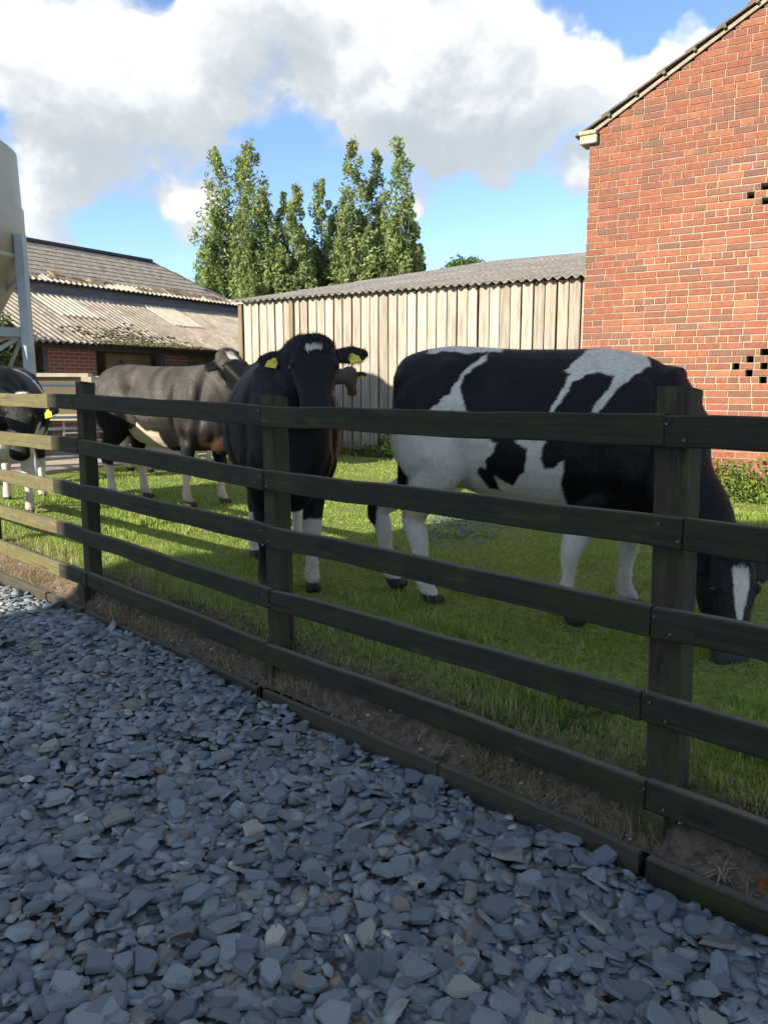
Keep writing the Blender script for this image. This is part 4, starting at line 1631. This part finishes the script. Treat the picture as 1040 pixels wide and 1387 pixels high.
# --- the big black and white cow grazing on the right
POLY = {
    'stripe': [(-.31, 1.38), (-.18, 1.45), (-.27, 1.45), (-.27, 1.37), (-.32, 1.34), (-.37, 1.29), (-.39, 1.23), (-.37, 1.19), (-.34, 1.1), (-.55, 1.1), (-.49, 1.15), (-.43, 1.2), (-.4, 1.26), (-.37, 1.32)],
    'saddle': [(.11, 1.1), (.12, 1.16), (.15, 1.21), (.19, 1.29), (.15, 1.31), (.2, 1.36), (.26, 1.46), (.5, 1.46), (.54, 1.32), (.48, 1.28), (.41, 1.21), (.38, 1.15), (.33, 1.1), (.3, 1.1), (.33, 1.15),
               (.37, 1.21), (.39, 1.28), (.33, 1.3), (.26, 1.28), (.21, 1.25), (.17, 1.19), (.14, 1.14), (.13, 1.1)],
    'low': [(-.95, 1.06), (-.34, 1.1), (-.32, 1.03), (-.2, .98), (-.19, .94), (-.15, .94), (-.19, .89), (-.22, .86), (-.23, .81), (-.26, .82), (-.28, .79), (-.27, .75), (-.23, .69), (-.17, .69), (-.19, .77), (-.15, .74),
            (-.09, .72), (-.06, .75), (-.02, .81), (0, .87), (0, .92), (-.06, .96), (.02, .97), (.1, .97), (.08, .93), (.07, .86), (.09, .82), (.14, .83), (.19, .87), (.18, .8), (.16, .74), (.17, .67), (.19, .56), (.21, -.05), (-1.1, -.18)]}


def coat1(P, Hc, hm):
    w = wob(P, 1.6) * .012
    x, z = P[:, 0] + w, P[:, 2] + wob(P, 1.9, 2.0) * .012
    white = inpoly(x, z, POLY['stripe']) | inpoly(x, z, POLY['saddle']) | inpoly(x, z, POLY['low'])
    white |= (z > 1.41) & (x > -.62) & (x < -.2)
    white &= ~((P[:, 0] < -.79) & (abs(P[:, 1]) < .045) & (z > .5))
    white |= (z < .50) & (x < .75) & (abs(P[:, 1]) < .5) & (P[:, 0] > 0)
    white &= ~hm | (x < .5)
    white |= hm & (abs(Hc[:, 1] + .004) < np.interp(Hc[:, 0], [.03, .06, .16, .27, .33], [.0, .052, .042, .02, .0]) + wob(P, 2.2) * .004) & (Hc[:, 2] > 0)
    white |= hm & (Hc[:, 0] > .47) & (Hc[:, 1] > -.085) & (Hc[:, 1] < .05)
    col = np.where(white[:, None], WHT, BLK)
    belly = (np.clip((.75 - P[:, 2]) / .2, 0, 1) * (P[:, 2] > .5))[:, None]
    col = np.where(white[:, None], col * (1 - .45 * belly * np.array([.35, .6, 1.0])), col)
    muz = hm & (Hc[:, 0] > .495)
    col = np.where((muz & white)[:, None], np.array([.50, .33, .24]), col)
    return col


F1 = (.916, -.40); O1 = (.855, 4.31)
T1 = [list(q) for q in TORSO]
T1[0][0] += .02
for q in T1:                                          # forehand dropped: the head is down
    if q[0] > .3:
        k = (q[0] - .3) / .5
        q[1] -= .16 * k ** 1.3
        q[2] -= .10 * k
    q[1] += .01
hp1 = local(F1, O1, (1.585, 3.58, .462))
hd1 = localdir(F1, unit((-.03, -.27, -1.0)))
hn1 = localdir(F1, unit((.34, -.92, .22)))
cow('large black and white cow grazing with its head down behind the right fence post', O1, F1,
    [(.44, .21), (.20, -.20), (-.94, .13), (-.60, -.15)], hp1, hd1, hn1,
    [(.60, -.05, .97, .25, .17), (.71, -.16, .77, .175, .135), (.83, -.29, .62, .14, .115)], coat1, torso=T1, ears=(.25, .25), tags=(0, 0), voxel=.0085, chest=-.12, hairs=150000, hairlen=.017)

# --- the black cow looking over the fence
def coat2(P, Hc, hm):
    x, y, z = P.T
    col = np.tile(BLK, (len(P), 1))
    w = wob(P, 2.0) * .025
    leg = (x > .25) & (y > .02) & (z + w < .45)
    leg |= (x > .25) & (y < -.02) & (z < .33) & (z > .28) & (wob(P, 2.5, 3) > .2)
    leg |= (x < 0) & (z + w < .35)
    leg |= hm & (abs(Hc[:, 1] + .006) < .044) & (abs(Hc[:, 0] - .045 - Hc[:, 1] * .15) < .014 + .004 * (Hc[:, 1] > .01)) & (Hc[:, 2] > 0)
    col = np.where(leg[:, None], WHT, col)
    side = np.clip((y - .12) / .2, 0, 1) * np.clip((1.2 - z) / .5, 0, 1) * (~hm)  # brownish light on the left flank, put into the coat colour
    col = col + (side * .5)[:, None] * np.array([.022, .013, .008])
    return col


F2 = (.20, -.98); O2 = (-.655, 5.13)
hp2 = local(F2, O2, (-.385, 4.42, 1.425))
cow('black cow with yellow tags in both ears facing over the top rail', O2, F2, [(.44, .135), (.42, -.145), (-.72, .16), (-.60, -.16)], hp2,
    localdir(F2, unit((.08, -.70, -.71))), localdir(F2, unit((.03, -.71, .70))),
    [(.62, .02, 1.22, .24, .15), (.70, .07, 1.36, .16, .125)], coat2, ears=(.05, -.08), tags=(1, 1), voxel=.0075, hairs=110000, hairlen=.017, width=1.02, ear_up=.05)


# --- dusty black cow side on to the left, sun sheen put into its coat
def coat3(P, Hc, hm):
    x, y, z = P.T
    w = wob(P, 1.5) * .03
    col = np.tile(SUNBLK, (len(P), 1)) * (1 + .25 * wob(P, .8, 4))[:, None] * np.interp(z + .05 * wob(P, .7, 9), [.72, 1.0, 1.3], [.26, .60, 1.0])[:, None] * (1 + .35 * np.sin(x * 34 + 4 * np.sin(z * 6)) * (np.sin(x * 13 + z * 5) > 0))[:, None]  # sun sheen on the back, shade towards the belly, painted into the coat
    white = (x > -.36) & (x < .14) & (z + w < .83 - .35 * abs(x + .12)) & (z > .45)
    white |= (z + w < .38)
    white |= (z < .40) & (x > .3) & (y < 0)
    dark = (x < -.30) & (z < 1.02) & (z > .3)
    dark |= (z < .62) & (x > .25)
    dark |= hm & ((Hc[:, 0] > .13 + .3 * abs(Hc[:, 1])) | (abs(Hc[:, 1]) > .15))
    col = np.where(dark[:, None], BLK * 1.1, col)
    col = np.where(white[:, None], WHT * np.array([1, .92, .84]), col)
    red = (x > .50) & (x < .78) & (z < .72) & (z > .58)
    col = np.where((red & ~hm)[:, None], np.array([.050, .028, .019]), col)
    sp = hm & (abs(Hc[:, 1]) < .045) & (Hc[:, 0] > .02) & (Hc[:, 0] < .12) & (Hc[:, 2] > 0)
    col = np.where(sp[:, None], WHT, col)
    return col


F3 = (.90, -.44); O3 = (-2.27, 8.45)
hp3 = local(F3, O3, (-1.54, 7.98, 1.52), 1.02)
cow('dusty black cow, coat colour browned by sun sheen, standing side on with a cream belly patch', O3, F3, [(.52, .17), (.36, -.18), (-.50, .17), (-.66, -.14)], hp3,
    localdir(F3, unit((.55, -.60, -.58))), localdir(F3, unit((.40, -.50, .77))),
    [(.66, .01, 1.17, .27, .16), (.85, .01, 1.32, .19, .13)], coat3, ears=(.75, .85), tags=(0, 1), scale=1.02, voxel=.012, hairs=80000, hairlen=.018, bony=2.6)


# --- black and white cow at the left edge
def coat0(P, Hc, hm):
    x, y, z = P.T
    w = wob(P, 1.1, 2) * .05
    white = (z + w < .86) & (x > .25) & ~hm
    white |= (z + w < .45)
    white |= (abs(x * .8 + y - .25 + w) < .05) & (z > .8)
    white |= (x > -.5) & (x < .15) & (y + w > -.05) & (z < 1.3) & (wob(P, .5, 1) > -.1)
    white |= (x > .05) & (x < .45) & (y < -.02 + w) & (z > 1.2)
    white &= ~(hm & (Hc[:, 0] < .42))
    white |= hm & (Hc[:, 0] < .0) & (abs(Hc[:, 1]) < .05)
    return np.where(white[:, None], WHT, BLK)


F0 = (.30, -.95); O0 = (-3.72, 8.02)
hp0 = local(F0, O0, (-3.18, 7.10, 1.10))
cow('black and white cow with lowered head at the left edge behind the sunlit rails', O0, F0, [(.46, .17), (.30, -.19), (-.70, .17), (-.60, -.17)], hp0,
    localdir(F0, unit((.05, -.42, -.90))), localdir(F0, unit((.02, -.90, .42))),
    [(.76, .02, 1.06, .23, .15), (.88, .02, 1.06, .16, .125)], coat0, ears=(.55, .4), tags=(0, 1), voxel=.014)


# --- black cow by the board wall, greyed by sunlight put into its coat
F4 = (.97, .12); O4 = (-1.85, 13.98)
hp4 = local(F4, O4, (-.60, 14.02, 1.50), 1.04)
cow('black cow, coat colour greyed for sunlight, by the board wall behind the facing one', O4, F4, [(.50, .17), (.40, -.17), (-.62, .17), (-.76, -.17)], hp4,
    localdir(F4, unit((.06, .74, -.67))), localdir(F4, unit((.04, .66, .75))),
    [(.72, .02, 1.24, .22, .14), (.84, .02, 1.36, .16, .12)],
    lambda P, Hc, hm: np.where(((P[:, 2] < .62) & (P[:, 0] < .2))[:, None], WHT, SUNBLK * 1.1), ears=(.0, .0), tags=(1, 1), scale=1.04, voxel=.016, tag_back=True)


# --- white backed cow mostly behind the side-on black one
F5 = (.96, .28); O5 = (-3.10, 11.75)
hp5 = local(F5, O5, (-2.25, 12.0, .9), 1.04)
cow('white backed cow mostly hidden behind the side on black one', O5, F5, [(.50, .17), (.30, -.17), (-.62, .17), (-.36, -.17)], hp5,
    localdir(F5, unit((.5, .1, -.85))), localdir(F5, unit((.85, .1, .5))),
    [(.74, .0, 1.10, .22, .14), (.84, .0, 1.02, .16, .12)],
    lambda P, Hc, hm: np.where(((np.sin(P[:, 0] * 5 + 1.0) + wob(P, .5) > -.3) | (P[:, 2] < .5))[:, None], WHT, BLK), ears=(.3, .3), tags=(0, 0), scale=1.05, voxel=.02)

# ================================================================== SLATE CHIPS
slate_cols = [((0.152, 0.187, 0.211), (0.115, 0.142, 0.164)), ((0.202, 0.238, 0.254), (0.156, 0.186, 0.200)), ((0.115, 0.142, 0.162), (0.087, 0.108, 0.123)), ((0.199, 0.183, 0.159), (0.151, 0.144, 0.131)),
              ((0.231, 0.264, 0.237), (0.189, 0.199, 0.187)), ((0.437, 0.415, 0.371), (0.257, 0.247, 0.228)), ((0.198, 0.128, 0.074), (0.223, 0.159, 0.095))]
slate_mats = [mat('slate_tone', a, b, scale=26, rough=.62, bump=.35, bscale=60, spec=.4, rnd=.35, c3=tuple(x * 1.5 for x in a), scale3=12, lo3=.56, hi3=.75) for a, b in slate_cols]
slate_p = [.455, .22, .205, .055, .05, .010, .005]


def chip_proto(seed):
    r = np.random.default_rng(seed)
    n = int(r.integers(6, 10))
    a = np.sort(r.uniform(0, 2 * np.pi, n) * .25 + np.arange(n) * 2 * np.pi / n * .98)
    rad = r.uniform(.80, 1.10, n)
    el = r.uniform(.55, .92)
    out = np.stack([np.cos(a) * rad, np.sin(a) * rad * el], 1)
    th = r.uniform(.10, .24)
    ins = out * r.uniform(.78, .93, (n, 1))
    slope = r.uniform(-.10, .10, 2)
    zt = th + ins @ slope + r.uniform(-.02, .02, n)
    zo = th * r.uniform(.35, .8, n) + out @ slope
    Vt = np.concatenate([np.c_[ins, zt], np.c_[out, zo - th * .75], [[0, 0, zt.mean()]]])
    F = []
    for k in range(n):
        j = (k + 1) % n
        F += [(2 * n, k, j), (k, n + k, n + j), (k, n + j, j)]
    return Vt, np.array(F)


protos = [chip_proto(100 + i) for i in range(22)]
chip_me = {}
for i, (Vt, F) in enumerate(protos):
    for k, m_ in enumerate(slate_mats):
        me = pydata('slate_chip', Vt, F)
        me.materials.append(m_)
        chip_me[(i, k)] = me
# scatter positions in the fence frame
NCH = 40000
s_ = rng.uniform(-4.5, 8.0, NCH * 3)
b_ = -.075 - rng.random(NCH * 3) ** 1.0 * 5.2
cx = FP.x + FD.x * s_ + NF.x * b_
cy = FP.y + FD.y * s_ + NF.y * b_
ok = (cy > .75) & (abs(cx) < .62 * cy + 1.5) & ((abs(cx) < .52 * cy + .15) | (rng.random(NCH * 3) < .5)) & ~((b_ > -.095) & (s_ < 0))
cx, cy, s_, b_ = cx[ok][:NCH], cy[ok][:NCH], s_[ok][:NCH], b_[ok][:NCH]
n_ = len(cx)
print('chips', n_)
dist = np.hypot(cx, cy)
size = np.exp(rng.normal(math.log(.0235), .38, n_)).clip(.010, .050)
layer = rng.random(n_)
bank = np.interp(b_, [-.6, -.25, -.09, -.05], [0, 0, 0, .004])
cz = -.272 + .004 + layer * .032 + .010 * fuzz(cx * 1.3, cy * 1.3) + bank + np.interp(s_, [1.4, 2.3, 3.7, 4.3, 5], [0, .055, .065, .03, .03]) * np.interp(b_, [-1.2, -.3], [.25, 1])
size = np.where(layer > .75, size * 1.1, np.where(layer < .35, size * 1.3, size))
tilt = np.abs(rng.normal(0, R(9), n_)) + np.where(rng.random(n_) < .07, rng.uniform(R(15), R(55), n_), 0)
az = rng.uniform(0, 2 * np.pi, n_)
spin = rng.uniform(0, 2 * np.pi, n_)
pk = rng.integers(0, len(protos), n_)
tn = rng.choice(len(slate_p), n_, p=slate_p)
score = size / (dist + .4)
vis = (abs(cx) < .47 * cy) & (cy > 1.62) & (layer > .55)
order = np.argsort(-(score * vis))
single = set(order[:300].tolist())
VA, FA, MI, off_ = [], [], [], 0
ca_, sa_ = np.cos(spin), np.sin(spin)
for pi, (Vt, F) in enumerate(protos):
    ids = np.array([i for i in np.nonzero(pk == pi)[0] if i not in single])
    if len(ids) == 0:
        continue
    L = Vt[None] * size[ids, None, None] * np.array([1, 1, 1.0])
    x = L[..., 0] * ca_[ids, None] - L[..., 1] * sa_[ids, None]
    y = L[..., 0] * sa_[ids, None] + L[..., 1] * ca_[ids, None]
    z = L[..., 2]
    # tilt about the horizontal axis at az
    ux, uy = np.cos(az[ids])[:, None], np.sin(az[ids])[:, None]
    ct, stn = np.cos(tilt[ids])[:, None], np.sin(tilt[ids])[:, None]
    al = x * ux + y * uy
    pe = -x * uy + y * ux
    pe2, z2 = pe * ct - z * stn, pe * stn + z * ct
    x, y = al * ux - pe2 * uy, al * uy + pe2 * ux
    W_ = np.stack([x + cx[ids, None], y + cy[ids, None], z2 + cz[ids, None] + np.sin(tilt[ids])[:, None] * size[ids, None] * .5], -1)
    nv_ = Vt.shape[0]
    VA.append(W_.reshape(-1, 3))
    FA.append((F[None] + (off_ + np.arange(len(ids)) * nv_)[:, None, None]).reshape(-1, 3))
    MI.append(np.repeat(tn[ids], len(F)))
    off_ += len(ids) * nv_
me = arrays('slate_chips', np.concatenate(VA), np.concatenate(FA), 3, mat_idx=np.concatenate(MI))
for m_ in slate_mats:
    me.materials.append(m_)
o = obj('slate_chips', me, None, gravel, kind='stuff')
for i in single:
    o = D.objects.new('slate_chip', chip_me[(int(pk[i]), int(tn[i]))])
    COL.objects.link(o)
    o.parent = gravel
    M = Matrix.Rotation(az[i], 4, 'Z') @ Matrix.Rotation(tilt[i], 4, 'X') @ Matrix.Rotation(spin[i] - az[i], 4, 'Z')
    M = Matrix.Translation((cx[i], cy[i], cz[i] + .008 + math.sin(tilt[i]) * size[i] * .5)) @ M @ Matrix.Diagonal((size[i] * 1.08,) * 3 + (1,))
    o.matrix_local = M
# a scrape of the same chippings out in the paddock
r = np.random.default_rng(3)
VA, FA, off_ = [], [], 0
for k in range(520):
    Vt, F = protos[int(r.integers(0, len(protos)))]
    sz = r.uniform(.010, .024)
    p = np.array([.60 + r.normal() * .20, 6.95 + r.normal() * .45, .02 + r.random() * .012])
    VA.append(Vt * sz + p); FA.append(F + off_); off_ += len(Vt)
obj('slate_scrape', arrays('slate_scrape', np.concatenate(VA), np.concatenate(FA), 3), slate_mats[2], kind='stuff')

# ================================================================== GRASS
m_grass = mat('grass_blade', (1, 1, 1), (.75, .8, .6), scale=3, rough=.55, attr='col', lo=.3, hi=.7, spec=.3, trans=.38)


def blades(name, x, y, z, h, w, cols, lean=.55):
    N = len(x)
    a = rng.uniform(0, 2 * np.pi, N)
    ld = rng.uniform(0, 2 * np.pi, N)
    ln = np.abs(rng.normal(0, lean, N)).clip(0, 1.3)
    wx, wy = np.cos(a) * w / 2, np.sin(a) * w / 2
    lx, ly = np.cos(ld) * np.sin(ln), np.sin(ld) * np.sin(ln)
    cz_ = np.cos(ln)
    B = np.stack([x, y, z], 1)
    Wv = np.stack([wx, wy, np.zeros(N)], 1)
    mid = B + np.stack([lx * .35, ly * .35, .62 + 0 * lx], 1) * h[:, None] * np.stack([np.ones(N), np.ones(N), np.sqrt(cz_)], 1)
    tip = B + np.stack([lx, ly, cz_ ** 1.2 * .98 + .02], 1) * h[:, None]
    Vt = np.stack([B - Wv, B + Wv, mid + Wv * .8, mid - Wv * .8, tip], 1).reshape(-1, 3)
    i0 = np.arange(N)[:, None] * 5
    F = np.concatenate([i0 + np.array([0, 1, 2]), i0 + np.array([0, 2, 3]), i0 + np.array([3, 2, 4])], 0)
    return arrays(name, Vt, F, 3, cols=np.repeat(cols, 5, 0))


def sample(n, y0, y1, power=1.0, spread=.62, extra=.5):
    """points in the fan the picture could see (and a margin), denser nearby"""
    u = rng.random(n)
    y = y0 * (y1 / y0) ** (u ** power)
    x = rng.uniform(-1, 1, n) * (spread * y + extra)
    rx, ry = x - FP.x, y - FP.y
    s = rx * FD.x + ry * FD.y
    b = rx * NF.x + ry * NF.y
    # keep off the concrete, the sheds and the brick building
    q = (x - BC.x) * U.x + (y - BC.y) * U.y, (x - BC.x) * V.x + (y - BC.y) * V.y
    inb = (q[0] > -.05) & (q[1] > -.03)
    q2 = (x - SH.x) * V.x + (y - SH.y) * V.y
    ins = q2 > -.05
    m_ = (b > .06) & ~in_yard(x, y) & ~inb & ~ins
    return x[m_], y[m_], s[m_], b[m_]


def grass_cols(x, y, b, n):
    g1 = np.array([.315, .455, .09]); g2 = np.array([.235, .385, .085]); yl = np.array([.42, .42, .11]); st = np.array([.50, .42, .24])
    k = rng.random((n, 1))
    c = g1 * k + g2 * (1 - k)
    patch = np.clip(.5 + .55 * fuzz(x * .9, y * .9) + .15 * rng.normal(size=n), 0, 1)[:, None]
    c = c * (1 - .34 * patch) + yl * .34 * patch
    dry = (rng.random(n) < np.interp(b, [.05, .25, .6, 3], [.50, .34, .10, .07]) + .05 * (fuzz(x * 2, y * 2) > .4))[:, None]
    c = np.where(dry, st, c)
    return c * rng.uniform(.75, 1.25, (n, 1))


parts = []
for (n, y0, y1, hh, ww, spread) in ((330000, 1.7, 6.5, .040, .0042, .58), (210000, 6.5, 18.5, .045, .0085, .56)):
    x, y, s, b = sample(n, y0, y1, spread=spread)
    bare = rng.random(len(x)) < np.interp(b, [.06, .16, .30, .5], [.85, .5, .2, .06]) + .25 * (fuzz(x * 1.7 + 2, y * 1.7) > .55)
    x, y, s, b = x[~bare], y[~bare], s[~bare], b[~bare]
    N = len(x)
    z = ground_z(x, y, s, b) - .004
    tuft = np.clip(.55 + .6 * fuzz(x * 1.5, y * 1.5), .3, 1.3) * np.where(fuzz(x * 4.1 + 3, y * 4.3) > .42, 1.7, 1.0)
    h = hh * rng.uniform(.5, 1.35, N) * tuft * np.interp(b, [.06, .3, .9], [1.2, 1.7, 1.0])
    long_ = rng.random(N) < .012
    h = np.where(long_, h * 2.4, h)
    near_wall = np.clip(1 - abs((x - SH.x) * V.x + (y - SH.y) * V.y) / 1.0, 0, 1)
    h = h * (1 + 1.0 * near_wall)
    w = np.full(N, ww) * rng.uniform(.6, 1.3, N)
    print('blades', N)
    obj('grass', blades('grass', x, y, z, h, w, grass_cols(x, y, b, N)), m_grass, kind='stuff')

# straw, roots and dead stalks on the soil bank
N = 8000
s = rng.uniform(-1.2, 6.0, N)
clump = np.clip(.15 + .8 * np.sin(s * 4.3) + .6 * np.sin(s * 11 + 1), .03, 1.2)
kp = rng.random(N) < clump
s = s[kp]; N = len(s)
b = np.where(rng.random(N) < .6, rng.uniform(-.03, .04, N), rng.uniform(.05, .32, N))
x = FP.x + FD.x * s + NF.x * b; y = FP.y + FD.y * s + NF.y * b
z = ground_z(x, y, s, b)
cs_ = np.array([.40, .32, .21]) * rng.uniform(.4, 1.2, (N, 1))
obj('dry_straw', blades('dry_straw', x, y, z, rng.uniform(.03, .12, N), np.full(N, .0028), cs_, lean=1.25), m_grass, kind='stuff')
# crumbs of soil and small stones on the bank
VA, FA, off_ = [], [], 0
cols_ = []
for k in range(2600):
    Vt, F = protos[int(rng.integers(0, len(protos)))]
    s, b = rng.uniform(-1.6, 6), rng.uniform(-.045, .12)
    p = fpt(s, b)
    sz = rng.uniform(.003, .011)
    zz = float(ground_z(np.array([p.x]), np.array([p.y]), np.array([s]), np.array([b]))[0])
    VA.append(Vt * np.array([sz, sz, sz * 2.5]) + np.array([p.x, p.y, zz])); FA.append(F + off_); off_ += len(Vt)
    c = np.array([.14, .108, .082]) * rng.uniform(.5, 1.4) if rng.random() < .93 else np.array([.4, .38, .33])
    cols_.append(np.tile(c, (len(Vt), 1)))
obj('soil_crumbs', arrays('soil_crumbs', np.concatenate(VA), np.concatenate(FA), 3, cols=np.concatenate(cols_)), mat('soil', (.1, .1, .1), (.6, .6, .6), attr='col', scale=40, rough=1), kind='stuff')


def dry_plant(label, s, b, n, hgt, seed):
    r = random.Random(seed)
    p = fpt(s, b)
    z = float(ground_z(np.array([p.x]), np.array([p.y]), np.array([s]), np.array([b]))[0])
    bm = bmesh.new()
    for k in range(n):
        a = r.uniform(0, 6.28); l = hgt * r.uniform(.5, 1.1)
        q = [(0, 0, 0), (math.cos(a) * l * .3, math.sin(a) * l * .3, l * .6), (math.cos(a) * l * .8, math.sin(a) * l * .8, l * r.uniform(.2, .9))]
        tube_bm(bm, q, [.003, .0022, .001], 5)
    o = obj('dried_plant', bm, mat('dead_stalk', (.30, .24, .16), (.2, .15, .1), scale=20, rough=.9))
    o.location = (p.x, p.y, z)
    return tag(o, label, 'plant')


dry_plant('pale dried tuft of stalks on the soil right of the right fence post', -.235, -.025, 12, .075, 1)
dry_plant('thin forked dead stem on the soil between the middle and right posts', .83, -.02, 6, .09, 2)


def leaf_plant(label, s, b, seed):
    r = np.random.default_rng(seed)
    p = fpt(s, b)
    c_ = np.array([0, 0, .06]) + r.normal(size=(46, 3)) * np.array([.05, .05, .03])
    P, Fq = leaf_quads(c_, .024, aspect=1.3)
    cl = np.where(r.random((46, 1)) < .45, [[.22, .20, .05]], [[.06, .10, .03]]) * r.uniform(.7, 1.2, (46, 1))
    o = obj('yellowing_weeds', arrays('yellowing_weeds', P, Fq, 4, cols=np.repeat(cl, 4, 0)), m_poplar, kind='stuff')
    o.location = (p.x, p.y, .0)
    return o


leaf_plant('low weed with yellowing leaves in the grass left of the right fence post', .42, .30, 4)
bm = bmesh.new()
for k in range(5):
    a = R(-70 + 35 * k)
    v = [bm.verts.new(q) for q in ((0, 0, .004), (math.cos(a - .3) * .018, math.sin(a - .3) * .018, .010), (math.cos(a) * .038, math.sin(a) * .038, .006), (math.cos(a + .3) * .018, math.sin(a + .3) * .018, .010))]
    bm.faces.new(v)
bmesh.ops.solidify(bm, geom=bm.faces[:], thickness=.0008)
o = obj('fallen_leaf', bm, mat('orange_leaf', (.38, .17, .045), (.26, .11, .03), scale=60, rough=.7))
o.location = fpt(-.335, -.02, -.155)
o.rotation_euler = (R(35), 0, R(20))
tag(o, 'orange brown fallen leaf on the soil at the right edge', 'leaf')
